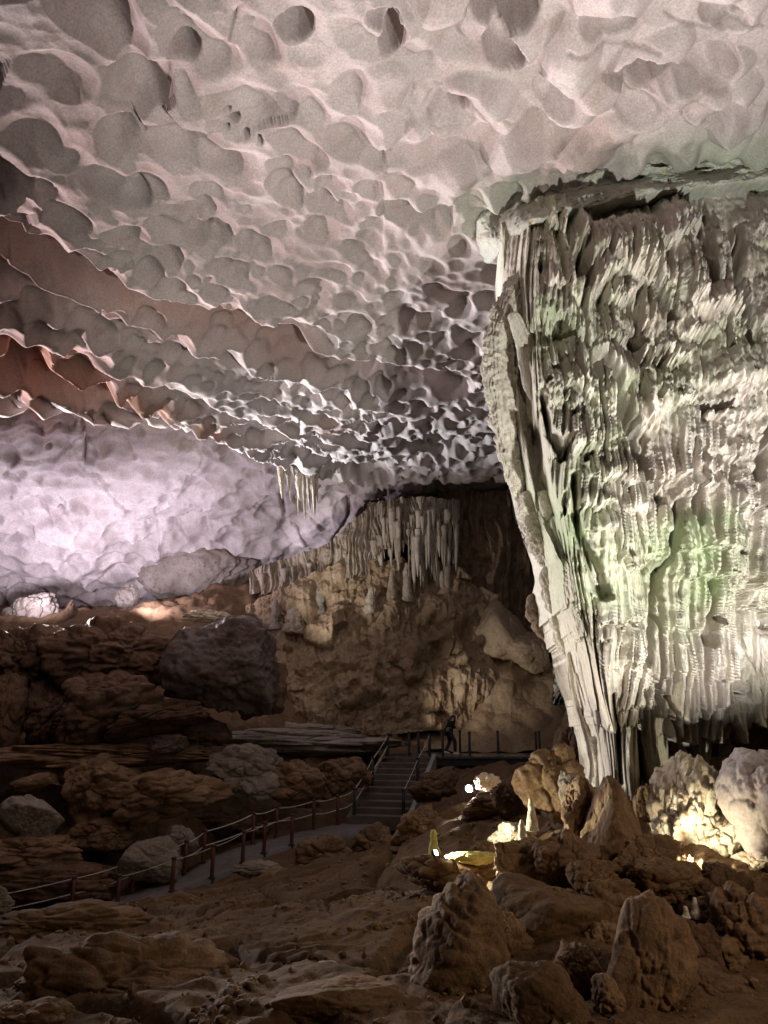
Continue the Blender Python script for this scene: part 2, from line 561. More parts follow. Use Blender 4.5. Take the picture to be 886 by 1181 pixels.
# solution pockets
for (a, b, rx, ry, dep, an) in [(583, 14, 42, 34, 1.2, 0), (584, 68, 26, 24, 1.0, 0), (340, 22, 24, 20, .8, .3), (452, 42, 16, 24, 1.0, .2),
                                (527, 121, 14, 11, .7, 0), (215, 66, 22, 14, .7, .3), (130, 214, 50, 17, .55, .33),
                                (440, 12, 20, 12, .5, 0), (745, 90, 36, 26, .55, 0), (815, 85, 40, 26, .5, -.2), (740, 130, 34, 24, .45, 0),
                                (640, 120, 26, 20, .4, .3), (700, 28, 34, 20, .35, 0), (840, 25, 30, 18, .35, 0), (835, 140, 45, 20, .35, 0),
                                (30, 420, 30, 22, 1.1, .2), (250, 270, 22, 12, .3, .2), (110, 447, 24, 10, .7, .2), (265, 365, 26, 20, .5, .3),
                                (340, 385, 44, 14, .5, .1), (520, 443, 26, 14, .7, .1), (500, 515, 40, 13, .5, .1), (420, 545, 34, 12, .6, .1)]:
    dx, dy = PXg - a, PYg - b
    c, s = math.cos(an), math.sin(an)
    e = np.sqrt(((dx * c + dy * s) / rx) ** 2 + ((-dx * s + dy * c) / ry) ** 2) + .34 * fbm(G * 1.3, 3, 57)
    disp -= dep * np.clip(1 - e * e, 0, 1) ** .7
for crack in [[(770, 28), (820, 44), (850, 36), (886, 42)], [(655, 55), (710, 62), (760, 58)], [(380, 150), (400, 152), (430, 168), (452, 176)], [(500, 105), (540, 122), (580, 138), (600, 145)],
              [(120, 110), (150, 132), (168, 160)], [(280, 0), (268, 30), (258, 48)]]:
    dd, _ = poly_dist(PXg + 4 * fbm(G * 1.5, 2, 58), PYg + 4 * fbm(G * 1.5 + 9, 2, 59), crack)
    disp -= .12 * np.exp(-(dd / 1.6) ** 2)
for a, b, rx, ry in [(263, 130, 5, 4), (270, 141, 9, 5), (283, 152, 5, 3), (300, 158, 4, 6), (262, 148, 4, 3)]:
    disp -= .5 * blob(PXg + 3 * fbm(G * 4, 2, 60), PYg + 3 * fbm(G * 4 + 9, 2, 62), a, b, rx, ry, .5)
# broken, jagged rock between the red ledge and the wall
rough_z = blob(PXg, PYg, 170, 470, 230, 34, .3, .36)
disp += rough_z * .09 * fbm(G * np.array([2.2, 1.2, 2.2]), 4, 61, .6, True)
disp += .012 * fbm(G * 6, 3, 63)
Gd = G + Nn * disp[..., None]
# the lip rolls over and runs back into the dark
last = Gd[-1]
roll = []
for k, (up, back) in enumerate([(-.05, .5), (.15, 1.2), (.8, 2.2), (2.0, 3.4), (4.0, 5.0)]):
    jj = .25 * fbm(last * 1.5 + k, 2, 66)[..., None]
    roll.append(last + np.array([0, back, up]) + jj)
Gd = np.concatenate([Gd, np.array(roll)], 0)
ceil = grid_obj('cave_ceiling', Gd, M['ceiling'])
tag(ceil, 'scalloped pinkish grey rock ceiling sweeping down to the left', 'ceiling', kind='structure')
pad = np.zeros((5, nC))
al = blob(PXg, PYg, 620, 245, 150, 60, .1) * (0.5 + fbm(G * .9, 3, 71)) + blob(PXg, PYg, 860, 185, 220, 40, .1) * .8
set_attr(ceil, 'algae', np.concatenate([np.clip(al, 0, 1), pad], 0))
ru = blob(PXg, PYg, 40, 430, 200, 60, .1, .4) * (.5 + fbm(G * .7, 3, 73)) + .5 * np.clip(fbm(G * .35, 3, 75) * 2 - .7, 0, 1)
dl, _ = poly_dist(PXg + jag, PYg + jag, LEDGES[2][0])
ru = np.clip(ru, 0, 1) + 1.1 * np.exp(-(dl / 15) ** 2) * (1 - sstep(200, 330, PXg)) * sstep(-.5, .1, fbm(G * .8, 3, 76))
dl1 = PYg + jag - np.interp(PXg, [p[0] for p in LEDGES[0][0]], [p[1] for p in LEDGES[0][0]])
ru = ru + .6 * sstep(-4, 6, dl1) * (1 - sstep(28, 60, dl1 + 14 * fbm(G * .6, 3, 87))) * (1 - sstep(300, 460, PXg))  # browner tone in the undercut just below the top ledge
set_attr(ceil, 'rust_brown', np.concatenate([np.clip(ru, 0, 1), pad], 0))

# ------------------------------------------------------------------ far left wall
ctl = [(-260, 380, 27), (0, 440, 29), (200, 480, 31), (430, 540, 37), (520, 560, 42), (-260, 560, 32), (0, 560, 34), (200, 580, 37),
       (430, 600, 42), (0, 680, 39), (150, 690, 40.5), (300, 680, 42), (430, 650, 44), (520, 640, 45), (-260, 690, 38), (-260, 760, 40),
       (0, 760, 42), (300, 760, 44), (520, 760, 46)]
cx = np.array([(a, b) for a, b, z in ctl], float)
wall_q = tps_fit(cx, 1.0 / np.array([c[2] for c in ctl], float), 1e-4)
PXw, PYw = np.meshgrid(np.linspace(-260, 520, 520), np.linspace(390, 760, 300))
PYw = PYw + np.clip(PXw, -260, 520) * .12
G = P(PXw, PYw, 1.0 / wall_q(np.stack([PXw, PYw], -1)))
Nn = grid_normals(G)
Gw = G + .5 * np.stack([fbm(G * .4, 2, 5), fbm(G * .4 + 40, 2, 6), fbm(G * .4 + 80, 2, 7)], -1)
c1 = -np.clip(scallops(Gw * np.array([.8, .8, 1.1]) / 1.0, 111, 26), -.3, 1.1)
c2 = -np.clip(scallops(Gw * np.array([.8, .8, 1.1]) / .55 + 5, 123, 24), -.3, 1.1)
c3, _, _, _ = cups(Gw, 3.2, 131, .6, 1.0)
disp = .30 * c1 * (.8 + .7 * sstep(-.3, .3, fbm(G * .2, 2, 138))) + .11 * c2 + .3 * c3 + .16 * (sstep(.3, .7, (G[..., 2] * .55 + fbm(G * .3, 3, 139) * 1.5) % 1) - .5) + .35 * fbm(G * .25, 3, 133) + .04 * fbm(G * 2.5, 3, 134)
disp += .5 * blob(PXw, PYw, 100, 640, 140, 30, .2)
for pts, amp, wid in [([(-260, 640), (0, 618), (50, 622), (100, 628), (160, 626), (185, 618)], .7, 14), ([(190, 612), (215, 600), (240, 590), (270, 585)], .35, 12),
                      ([(0, 660), (60, 668), (110, 672), (140, 650)], .3, 20), ([(-40, 690), (30, 676), (70, 690), (130, 690), (160, 680)], .25, 14)]:
    xs = [p[0] for p in pts]; ys = [p[1] for p in pts]
    below = PYw - np.interp(PXw, xs, ys) - 3 * fbm(G * .8, 3, 137)
    env = sstep(xs[0] - 1, xs[0] + 30, PXw) * (1 - sstep(xs[-1] - 30, xs[-1], PXw))
    disp += amp * env * np.where(below > 0, -np.exp(-np.maximum(below, 0) / wid) * sstep(0, 2, below), .35 * np.exp(below / wid))
for crack in [[(96, 470), (96, 500), (98, 535)], [(410, 566), (400, 600), (385, 625)], [(325, 575), (330, 600)]]:
    dd, _ = poly_dist(PXw, PYw, crack)
    disp -= .5 * np.exp(-(dd / 2.0) ** 2)
for a, b, r in [(12, 578, 3), (38, 582, 4), (72, 578, 4), (70, 588, 5), (55, 520, 5), (25, 595, 2)]:
    disp -= .6 * blob(PXw, PYw, a, b, r, r * .7, .4)
wl = grid_obj('cave_wall', G + Nn * disp[..., None], M['wall'])
tag(wl, 'pale lavender lit cave wall of shallow scallops at far left', 'wall', kind='structure')
ru = blob(PXw, PYw, 60, 480, 190, 60, .1, .2) * (.6 + fbm(G * .5, 3, 73))
set_attr(wl, 'rust_brown', np.clip(ru, 0, 1))

# ------------------------------------------------------------------ floor
path_pts = np.array([P(-70, 1090, 17.6), P(20, 1073, 17.9), P(82, 1060, 18.2), P(160, 1034, 18.8), P(230, 1010, 19.4), P(275, 985, 20.3),
                     P(340, 966, 21.3), P(400, 954, 22.0), P(436, 950, 22.4)])
STAIR0 = P(436, 948, 22.4)
STAIR1 = PZ(472, 873, -1.30)
deckz = -1.27
fl = [P(-200, 1181, 7.5), P(0, 1181, 7), P(250, 1181, 6.6), P(443, 1181, 6.4), P(650, 1181, 6.3), P(886, 1181, 6.0), P(1050, 1181, 6),
      P(0, 1100, 9.8), P(250, 1090, 9.4), P(443, 1070, 9.8), P(650, 1070, 8.6), P(886, 1050, 8.6),
      P(0, 1066, 12.5), P(150, 1062, 12.5), P(280, 1040, 13), P(443, 1000, 13.6), P(560, 1005, 11.2), P(700, 1000, 10.0), P(886, 990, 9.8),
      P(360, 1005, 16), P(470, 985, 17.5), P(540, 930, 15), P(600, 940, 14), P(500, 960, 19),
      P(-80, 1010, 22), P(40, 1005, 21.5), P(150, 985, 22), P(230, 965, 23), P(330, 945, 23.5), P(390, 930, 24.5), P(-80, 900, 25), P(40, 890, 25), P(200, 880, 25.5),
      P(300, 874, 26.5), P(400, 868, 28), P(560, 884, 27), P(640, 884, 24), P(560, 876, 31), P(460, 858, 32), P(350, 850, 31), P(640, 862, 33),
      P(720, 918, 13.3), P(860, 915, 12.6), P(800, 935, 11.5), P(1000, 900, 12), P(680, 880, 18), P(760, 850, 26), P(1000, 850, 24),
      P(-100, 722, 33), P(100, 722, 33), P(260, 705, 35), P(0, 706, 39), P(200, 700, 40), P(330, 690, 38), P(330, 760, 34.5), P(430, 818, 34), P(520, 800, 36),
      P(640, 790, 38), P(400, 700, 42), P(640, 760, 46), P(-260, 706, 42), P(-300, 760, 30), P(900, 780, 40),
      np.array([0, 1.5, -1.75]), np.array([-6, 1.5, -1.9]), np.array([6, 1.5, -1.7]), np.array([-12, 9, -2.8]), np.array([12, 9, -1.0])]
fl += [p - np.array([0, 0, .12]) for p in path_pts]
fl = np.array(fl)
floor_ev = tps_fit(fl[:, :2], fl[:, 2], 3e-4)
Yg = np.concatenate([np.linspace(1.0, 5, 40, endpoint=False), np.geomspace(5, 48, 560)])
U = np.linspace(-.98, 1.0, 620)
Yg, U = np.meshgrid(Yg, U, indexing='ij')
Xg = U * (Yg + 1.5)


def path_near(X, Y):
    d, t = poly_dist(X, Y, [(p[0], p[1]) for p in path_pts])
    zz = np.interp(t * (len(path_pts) - 1), np.arange(len(path_pts)), path_pts[:, 2])
    return d, zz


def floor_z(X, Y, detail=True):
    X = np.asarray(X, float); Y = np.asarray(Y, float)
    z = floor_ev(np.stack([X, Y], -1))
    p3 = np.stack([X, Y, 0 * X], -1)
    if detail:
        amp = .10 + .012 * np.clip(Y - 8, 0, 30)
        z = z + amp * (fbm(p3 * .55, 5, 201, .5) * 1.3 + .5 * fbm(p3 * 1.2, 4, 211, .55, True))
        st = fbm(p3 * np.array([.35, .5, 1]), 3, 221) * 3
        z = z + .035 * (sstep(.25, .75, st - np.floor(st)) - .5)
        wp = p3 + .5 * np.stack([fbm(p3 * .6, 3, 241), fbm(p3 * .6 + 9, 3, 242), 0 * X], -1)
        W1, W2, WI = worley(wp * np.array([.42, .5, 1]) + np.array([0, 0, .5]), 243)
        z = z - .16 * np.exp(-((W2 - W1) / .05) ** 2) + .16 * (WI - .5) * sstep(.0, .12, W2 - W1) + .05 * fbm(p3 * 2.2, 4, 245, .6) + .010 * fbm(p3 * 4.5, 3, 246, .6, True)
        z = z + .02 * fbm(p3 * 5, 3, 231)
        pd, pz = path_near(X, Y)
        k = 1 - sstep(.9, 1.8, pd)
        z = z * (1 - k) + (pz - .10) * k
        # keep the ground below stairs and deck
        sd, stt = poly_dist(X, Y, [(STAIR0[0], STAIR0[1]), (STAIR1[0], STAIR1[1])])
        k = 1 - sstep(1.1, 2.2, sd)
        z = np.minimum(z, z * (1 - k) + (STAIR0[2] + (STAIR1[2] - STAIR0[2]) * stt - .35) * k)
    return z


Zg = floor_z(Xg, Yg)
kdeck = (1 - sstep(.2, 1.2, np.abs(Yg - 29.5) - 1.6)) * sstep(-.5, .8, Xg - .3) * (1 - sstep(7.5, 9, Xg))
Zg = np.minimum(Zg, Zg * (1 - kdeck) + (deckz - .3) * kdeck)
ground = grid_obj('ground', np.stack([Xg, Yg, Zg], -1), M['floor'])
tag(ground, 'uneven brown cave floor of rock and packed earth', 'ground', kind='structure')


def gz(x, y):
    return float(floor_z(np.array([x]), np.array([y]))[0])


# path paving
pp = []
for k in range(len(path_pts) - 1):
    for t in np.linspace(0, 1, 12, endpoint=False):
        pp.append(path_pts[k] * (1 - t) + path_pts[k + 1] * t)
pp.append(path_pts[-1])
pp = np.array(pp)
for _ in range(12):
    pp[1:-1] = .25 * pp[:-2] + .5 * pp[1:-1] + .25 * pp[2:]
tan = np.gradient(pp, axis=0); tan[:, 2] = 0
tan /= np.linalg.norm(tan, axis=1, keepdims=True)
side = np.stack([-tan[:, 1], tan[:, 0], 0 * tan[:, 0]], -1)      # towards the back of the cave
HALF = .72
rows = []
for s in np.linspace(-1, 1, 15):
    r = pp + side * (HALF * s)
    r = r + np.array([0, 0, 1.0]) * (.015 * fbm(r * 3, 2, 301))[:, None]
    rows.append(r)
top = np.array(rows)
edge_n = top[:1] - np.array([0, 0, .25]); edge_f = top[-1:] - np.array([0, 0, .25])
path = grid_obj('path', np.concatenate([edge_n, top, edge_f], 0), M['path'])
tag(path, 'grey worn footpath curving from lower left to the stairs', 'path', kind='structure')

# ------------------------------------------------------------------ boulders
ICO = {}


def ico(sub):
    if sub not in ICO:
        bm = bmesh.new()
        bmesh.ops.create_icosphere(bm, subdivisions=sub, radius=1.0)
        v = np.array([x.co[:] for x in bm.verts])
        f = np.array([[y.index for y in x.verts] for x in bm.faces])
        bm.free()
        ICO[sub] = (v / np.linalg.norm(v, axis=1, keepdims=True), f)
    return ICO[sub]


def rotm(ax, ay, az):
    return np.array(Matrix.Rotation(az, 3, 'Z') @ Matrix.Rotation(ay, 3, 'Y') @ Matrix.Rotation(ax, 3, 'X'))


def rock_verts(seed, sub=5, planes=13, rough=.10, k=12, strata=0.0, flat=1.0, pit=0.0, lump=.14, boxy=False):
    rng = np.random.RandomState(seed)
    v, f = ico(sub)
    n = rng.normal(size=(planes, 3))
    if boxy:
        n = np.concatenate([np.eye(3), -np.eye(3), np.array([[1, 0, 1], [-1, .3, 1], [.4, -1, .8], [0, -1, -1.]]) ]) + rng.normal(size=(10, 3)) * .22
        planes = 10
    n /= np.linalg.norm(n, axis=1, keepdims=True)
    h = rng.uniform(.6, 1.0, planes)
    if boxy:
        k = 44; h = rng.uniform(.66, .84, planes)
    elif k == 12:
        k = 18
    s = np.zeros(len(v))
    for i in range(planes):
        s += np.maximum(0, v @ n[i] / h[i]) ** k
    s += (1 / 1.25) ** k
    r = s ** (-1 / k)
    p = v * r[:, None]
    o = rng.uniform(0, 60, 3)
    r2 = rough * (1.3 * fbm(p * 1.4 + o, 4, seed % 97) + .75 * fbm(p * 3.2 + o, 4, seed % 89 + 3, .6, True) + .35 * fbm(p * 10 + o, 4, seed % 83, .6))
    if strata:
        zz = (p @ np.array([.25, .1, 1.0])) * 5 + 1.2 * fbm(p * 1.2 + o, 2, 7)
        r2 = r2 + strata * (np.abs(zz - np.round(zz)) * 2 - .5)
    if pit:
        F1, _, _ = worley(p * 2.6 + o, seed % 71)
        r2 = r2 - pit * np.clip(1 - F1 / .5, 0, 1)
    W1, W2, _ = worley(p * 1.9 + o + .25 * fbm(p * 2 + o, 2, 5)[:, None], seed % 61)
    W3, _, _ = worley(p * 4.3 + o + .15 * fbm(p * 4 + o, 2, 6)[:, None], seed % 53)
    r2 = r2 + lump * (.5 - np.minimum(W1 / .8, 1) ** 2) + .4 * lump * (.5 - np.minimum(W3 / .8, 1) ** 2)
    r2 = r2 - .35 * lump * np.exp(-((W2 - W1) / .05) ** 2)
    p = p + v * r2[:, None]
    return p, f


BOXY = {2, 3, 7, 14, 16, 17, 18, 19, 20, 23, 24, 26, 29, 32, 35, 37, 40, 47, 54, 65, 66, 69, 70, 71, 302, 303, 304, 307}


def boulder(px, py, wpx, hpx, d, mat, label, seed, tilt=0, depth=.85, sub=5, rough=.11, planes=13, k=12, strata=0., pit=0.,
            group=None, name='boulder', cat='boulder', ridges=0.0, asp=None, taper=0.0, lump=None, boxy=None):
    if boxy is None: boxy = seed in BOXY
    if sub == 5 and wpx > 40: sub = 6
    if lump is None: lump = .06 if rough < .09 else .2
    c = P(px, py, d)
    hw, hh = .5 * wpx * d / FPX, .5 * hpx * d / FPX
    p, f = rock_verts(seed, sub, planes, rough, k, strata, pit=pit, lump=lump, boxy=boxy)
    if asp:                                        # lengthen before tilting in the picture plane
        p = p * np.array([asp, 1, 1])
    p = p @ rotm(0, math.radians(-tilt), 0).T
    if taper:
        p[:, 0] *= 1 - taper * np.clip(p[:, 2], -1, 1)
        p[:, 1] *= 1 - taper * np.clip(p[:, 2], -1, 1)
    if ridges:
        o = seed % 50
        lx = p @ rotm(0, math.radians(-tilt), 0)
        ph = lx[:, 0] * 13 + lx[:, 2] * 3 + 5.0 * fbm(p * 1.3 + o, 3, 9)
        nrm = p / np.linalg.norm(p, axis=1, keepdims=True)
        p = p + nrm * (ridges * (np.abs(np.sin(ph)) ** .8 - .5) * (.5 + .5 * fbm(p * 1.2 + o, 2, 4)))[:, None]
    mn, mx = p.min(0), p.max(0)
    p = (p - (mn + mx) / 2) / ((mx - mn) / 2)
    p = p * np.array([hw, depth * math.sqrt(hw * hh) if depth > 0 else hw, hh])
    o = link(name, mesh_np(name, p, f), M[mat])
    o.location = V(c)
    tag(o, label, cat, group)
    return o


B = boulder
# dark rock mass at left
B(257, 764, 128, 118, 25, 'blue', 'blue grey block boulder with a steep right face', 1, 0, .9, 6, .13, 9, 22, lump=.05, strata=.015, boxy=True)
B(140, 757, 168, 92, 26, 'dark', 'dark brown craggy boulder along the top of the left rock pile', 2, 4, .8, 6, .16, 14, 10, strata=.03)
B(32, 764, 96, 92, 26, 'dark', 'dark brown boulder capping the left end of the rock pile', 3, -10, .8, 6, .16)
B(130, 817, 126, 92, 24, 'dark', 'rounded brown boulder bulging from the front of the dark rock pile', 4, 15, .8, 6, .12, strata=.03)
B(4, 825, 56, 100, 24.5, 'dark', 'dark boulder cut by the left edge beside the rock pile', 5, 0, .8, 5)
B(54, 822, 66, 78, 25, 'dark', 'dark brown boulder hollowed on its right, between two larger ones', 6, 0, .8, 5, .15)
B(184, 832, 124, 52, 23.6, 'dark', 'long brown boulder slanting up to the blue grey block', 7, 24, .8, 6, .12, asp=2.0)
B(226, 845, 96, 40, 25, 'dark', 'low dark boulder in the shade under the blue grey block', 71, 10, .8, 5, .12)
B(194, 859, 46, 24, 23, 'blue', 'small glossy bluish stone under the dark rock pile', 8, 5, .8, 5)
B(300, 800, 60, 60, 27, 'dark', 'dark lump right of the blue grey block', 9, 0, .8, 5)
# ledge under it
B(110, 872, 300, 30, 23.8, 'brown', 'long flat brown ledge rock under the dark pile', 10, -2, .9, 6, .10, 14, 10, strata=.05, name='ledge_rock', cat='ledge')
B(350, 857, 260, 34, 28.5, 'grey', 'broad wet grey ledge rock left of the walkway', 11, -3, 1.2, 6, .10, 14, 10, strata=.05, name='ledge_rock', cat='ledge')
B(330, 842, 180, 22, 31, 'grey', 'flat grey brown ledge rock behind the wet one', 12, 2, 1.3, 5, .12, strata=.05, name='ledge_rock', cat='ledge')
# middle zone
B(36, 943, 78, 50, 21, 'grey', 'rounded grey boulder with a smooth dome top at left', 13, 8, .9, 6, .07)
B(40, 905, 58, 28, 22.5, 'brown', 'angular brown slab tilted up over the grey dome boulder', 14, 22, .8, 5, .08, 9, 16, asp=1.8)
B(88, 893, 34, 32, 22.8, 'dark', 'small round dark boulder in the gap below the ledge', 15, 0, .9, 5)
B(196, 920, 150, 66, 21.5, 'brown', 'large brown slab boulder leaning right above the path', 16, 14, .7, 6, .09, 10, 14, strata=.03, asp=1.6)
B(122, 912, 96, 84, 22.2, 'brown', 'tall brown boulder left of the leaning slab', 17, 30, .8, 6, .12)
B(284, 890, 86, 64, 23, 'grey', 'angular grey boulder with a pale slanting top', 18, -25, .8, 6, .10, 9, 16)
B(344, 904, 68, 54, 23, 'brown', 'squarish brown boulder with a whitish lower rim near stairs', 19, 0, .8, 6, .11)
B(398, 898, 66, 48, 24, 'brown', 'brown boulder wedged between squarish boulder and the stairs', 20, 15, .8, 5)
B(210, 967, 42, 30, 20.5, 'grey', 'small pale boulder beside the path bend', 22, 0, .9, 5, .09)
B(174, 990, 76, 48, 19.8, 'grey', 'flat topped grey brown boulder behind the rope railing', 23, -6, .9, 6, .08, 10, 16)
B(40, 985, 140, 44, 20.6, 'brown', 'low layered brown rock under the grey dome boulder', 24, 5, .9, 6, .12, strata=.05)
B(118, 962, 80, 36, 21.2, 'brown', 'brown rock under the tall brown boulder', 25, 0, .8, 5)
B(60, 1020, 160, 46, 19.6, 'dark', 'dark brown rock just behind the left rope railing', 26, 4, .8, 6, .12, strata=.04)
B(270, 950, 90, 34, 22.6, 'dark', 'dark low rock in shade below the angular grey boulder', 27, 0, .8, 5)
# near side of the path
B(195, 1049, 74, 36, 14.5, 'brown', 'rounded brown boulder at the near edge of the path', 28, 0, .9, 6, .08)
B(374, 985, 66, 42, 17.5, 'brown', 'brown boulder right of the path below the stairs', 29, -5, .9, 6, .10)
B(300, 1003, 66, 20, 17.5, 'grey', 'flat pale grey rock at the path edge', 30, 8, 1.0, 5, .09)
B(330, 1012, 70, 20, 16.8, 'brown', 'flat brown rock in front of the pale flat one', 31, 0, 1.0, 5, .09)
B(432, 972, 62, 44, 18.5, 'brown', 'blocky brown boulder at the foot of the stairs', 32, 0, .9, 5, .09, 9, 16)
B(70, 1068, 230, 50, 11.5, 'brown', 'long low brown rock in front of the left rope railing', 33, 4, .6, 6, .10)
B(-10, 1040, 50, 34, 14, 'grey', 'grey stone cut by the left edge beside the rope', 34, 0, .9, 5)
B(142, 1137, 250, 116, 8.3, 'brown', 'broad flat brown slab filling the lower left corner', 35, 4, .8, 6, .10, 11, 14, strata=.03, name='rock_slab', cat='slab')
B(20, 1180, 130, 50, 7.2, 'brown', 'cracked brown rock at the bottom left corner', 36, 6, .8, 6, .12)
B(352, 1072, 80, 26, 10.8, 'brown', 'low brown rock with pale chipped edges mid foreground', 37, 5, .9, 5, .12)
B(379, 1118, 27, 18, 8.0, 'pale', 'pale pointed stone lying alone on brown floor', 38, 25, .8, 5, .08, 8, 16, name='stone', cat='stone')
B(440, 1052, 54, 22, 11, 'brown', 'flat brown stone left of the ribbed boulder', 39, 0, 1, 5)
B(400, 1165, 170, 60, 6.9, 'brown', 'smooth low brown slab left of the ribbed boulder', 40, -5, .8, 6, .07, name='rock_slab', cat='slab')
# right foreground
B(527, 1098, 118, 168, 7.4, 'brown', 'long ribbed brown boulder covered in wavy frills', 41, 52, .75, 6, .05, 16, 6, ridges=.17, pit=.05, asp=1.5, lump=.05)
B(640, 1072, 160, 108, 8.5, 'floor', 'smooth rounded brown mound between ribbed and elongated boulders', 43, 0, .9, 6, .05)
B(742, 1112, 122, 160, 7.0, 'brown', 'big elongated pitted brown boulder leaning to the upper right', 44, 52, .8, 6, .07, 16, 6, asp=1.4, pit=.06, lump=.07)
B(702, 1150, 40, 50, 6.6, 'brown', 'small brown lump against the left flank of the elongated boulder', 45, 0, .9, 5, .1)
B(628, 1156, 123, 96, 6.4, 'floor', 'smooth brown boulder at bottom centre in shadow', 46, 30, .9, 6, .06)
B(862, 1078, 103, 116, 8, 'brown', 'craggy brown boulder cut by the lower right edge', 47, 25, .9, 6, .16, strata=.04)
B(822, 1150, 137, 78, 7, 'dark', 'dark low rock at the bottom right corner', 48, 0, .9, 6, .13)
B(708, 958, 82, 121, 10, 'brown', 'pointed brown standing rock in front of the column', 49, 0, .9, 6, .07, 9, 9, taper=.35)
B(668, 935, 46, 78, 10.6, 'brown', 'narrow brown rock with pale edge left of the standing rock', 50, 0, .9, 5, .13)
B(636, 902, 96, 87, 12.2, 'brown', 'big round speckled boulder left of the column foot', 151, 0, .9, 6, .10, 18, 8)
B(660, 850, 46, 66, 16, 'dark', 'dark boulder behind the column foot', 52, 0, .9, 5)
B(655, 988, 87, 63, 9.6, 'brown', 'lumpy brown boulder below the pale stub stalagmites', 53, 10, .9, 6, .13)
B(607, 1000, 80, 60, 9.9, 'brown', 'brown boulder left of the lumpy one', 54, -10, .9, 5, .13)
B(686, 1016, 62, 52, 9, 'brown', 'brown cobble stacked below the standing rock', 55, 0, .9, 5, .09)
B(706, 1036, 64, 45, 8.6, 'brown', 'rounded cobble in front of the stacked cobble', 56, 0, .9, 5, .09)
B(768, 1018, 87, 52, 8.9, 'brown', 'knobbly brown rock below the brightly lit rock', 57, -8, .9, 6, .15)
B(752, 990, 66, 58, 9.5, 'brown', 'brown rock left of the brightly lit rock foot', 58, 0, .9, 5, .14)
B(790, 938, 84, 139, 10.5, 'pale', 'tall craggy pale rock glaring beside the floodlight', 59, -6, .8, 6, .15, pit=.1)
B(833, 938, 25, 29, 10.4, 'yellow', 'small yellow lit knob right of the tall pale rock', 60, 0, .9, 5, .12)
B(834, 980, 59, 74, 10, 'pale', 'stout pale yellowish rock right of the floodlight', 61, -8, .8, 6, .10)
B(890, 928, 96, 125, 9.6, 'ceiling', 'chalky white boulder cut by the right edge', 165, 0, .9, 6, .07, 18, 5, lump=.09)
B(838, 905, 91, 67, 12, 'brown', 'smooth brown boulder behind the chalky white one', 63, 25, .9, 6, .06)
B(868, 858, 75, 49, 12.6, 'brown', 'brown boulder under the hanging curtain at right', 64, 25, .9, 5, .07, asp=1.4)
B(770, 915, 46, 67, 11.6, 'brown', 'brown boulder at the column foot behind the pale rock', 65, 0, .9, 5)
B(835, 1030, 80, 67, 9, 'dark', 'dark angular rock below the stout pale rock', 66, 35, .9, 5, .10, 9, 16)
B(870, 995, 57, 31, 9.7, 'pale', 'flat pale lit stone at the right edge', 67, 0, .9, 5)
B(525, 1012, 141, 52, 11, 'brown', 'wide brown boulder carrying the left floodlight', 68, 0, .8, 6, .10)
B(482, 958, 66, 56, 14.5, 'brown', 'brown boulder right of the stair foot', 69, -6, .9, 6, .11)
B(575, 930, 90, 34, 14, 'brown', 'low brown rock in front of the upper floodlight', 70, 6, .9, 5, .10)
B(500, 905, 60, 40, 21, 'dark', 'dark rock beside the upper part of the stairs', 72, 0, .9, 5)
B(640, 1035, 68, 29, 8.7, 'brown', 'flat cobble on the smooth mound with a pale chip', 73, 0, .9, 5)
B(450, 1000, 80, 36, 14.5, 'floor', 'low brown boulder between the path and left floodlight', 74, 0, .9, 5, .1)
B(590, 965, 57, 34, 11.5, 'pale', 'pale flat rock lit between the floodlights', 75, 15, .9, 5, .1)
B(222, 662, 150, 84, 40.8, 'grey', 'huge grey boulder bulging from the lit wall foot', 76, 12, .45, 6, .10, 10, 8, strata=.015, lump=.1)
B(36, 708, 70, 52, 36, 'grey', 'grey brown flat topped rock below the lit wall', 77, 0, .8, 5, .12)
B(147, 690, 26, 34, 37, 'grey', 'grey stump of rock under the huge grey boulder', 78, 0, .9, 5, .12)
B(85, 708, 20, 34, 35, 'dark', 'dark pointed stump on the ridge below the lit wall', 79, 0, .9, 5, .1, taper=.5)
B(240, 712, 60, 16, 32, 'pale', 'low pale rubble rock on the ridge crest', 80, 0, .9, 5, .2)

B(590, 1085, 60, 60, 8.0, 'brown', 'brown boulder wedged right of the ribbed boulder', 301, 0, .9, 6, .13)
B(670, 1120, 70, 60, 7.3, 'brown', 'brown boulder filling the gap left of the elongated boulder', 302, 20, .9, 6, .12)
B(800, 1100, 70, 80, 7.6, 'dark', 'dark boulder between the elongated and the craggy boulder', 303, 0, .9, 6, .14)
B(730, 1000, 60, 50, 9.4, 'brown', 'rough brown block just right of the standing rock foot', 304, 0, .9, 6, .14)
B(560, 985, 60, 36, 11.6, 'brown', 'low brown rock behind the left floodlight boulder', 305, 0, .9, 5, .12)
B(815, 1055, 50, 40, 8.3, 'brown', 'small brown boulder under the tiny white tips', 306, 0, .9, 5, .12)
B(750, 935, 44, 60, 11.2, 'brown', 'brown rock in the gap between standing and pale rock', 307, 0, .9, 5, .12)
B(598, 1040, 60, 40, 9.3, 'brown', 'brown cobble above the ribbed boulder', 308, 15, .9, 5, .12)
B(660, 910, 36, 40, 11.3, 'grey', 'pale edged grey rock touching the column foot', 309, -20, .9, 5, .13)
B(590, 920, 50, 40, 13, 'dark', 'dark rock left of the round speckled boulder', 310, 0, .9, 5, .12)
B(700, 1090, 60, 50, 8.0, 'brown', 'brown boulder lying on the smooth mound', 311, 0, .9, 5, .12)

# loose stones in the crack of the slab
def on_ground(px, py, d0=4., d1=30.):
    ds = np.linspace(d0, d1, 900)
    p = P(np.full(900, px), np.full(900, py), ds)
    i = int(np.argmax(p[:, 2] < floor_z(p[:, 0], p[:, 1])))
    return float(ds[i])


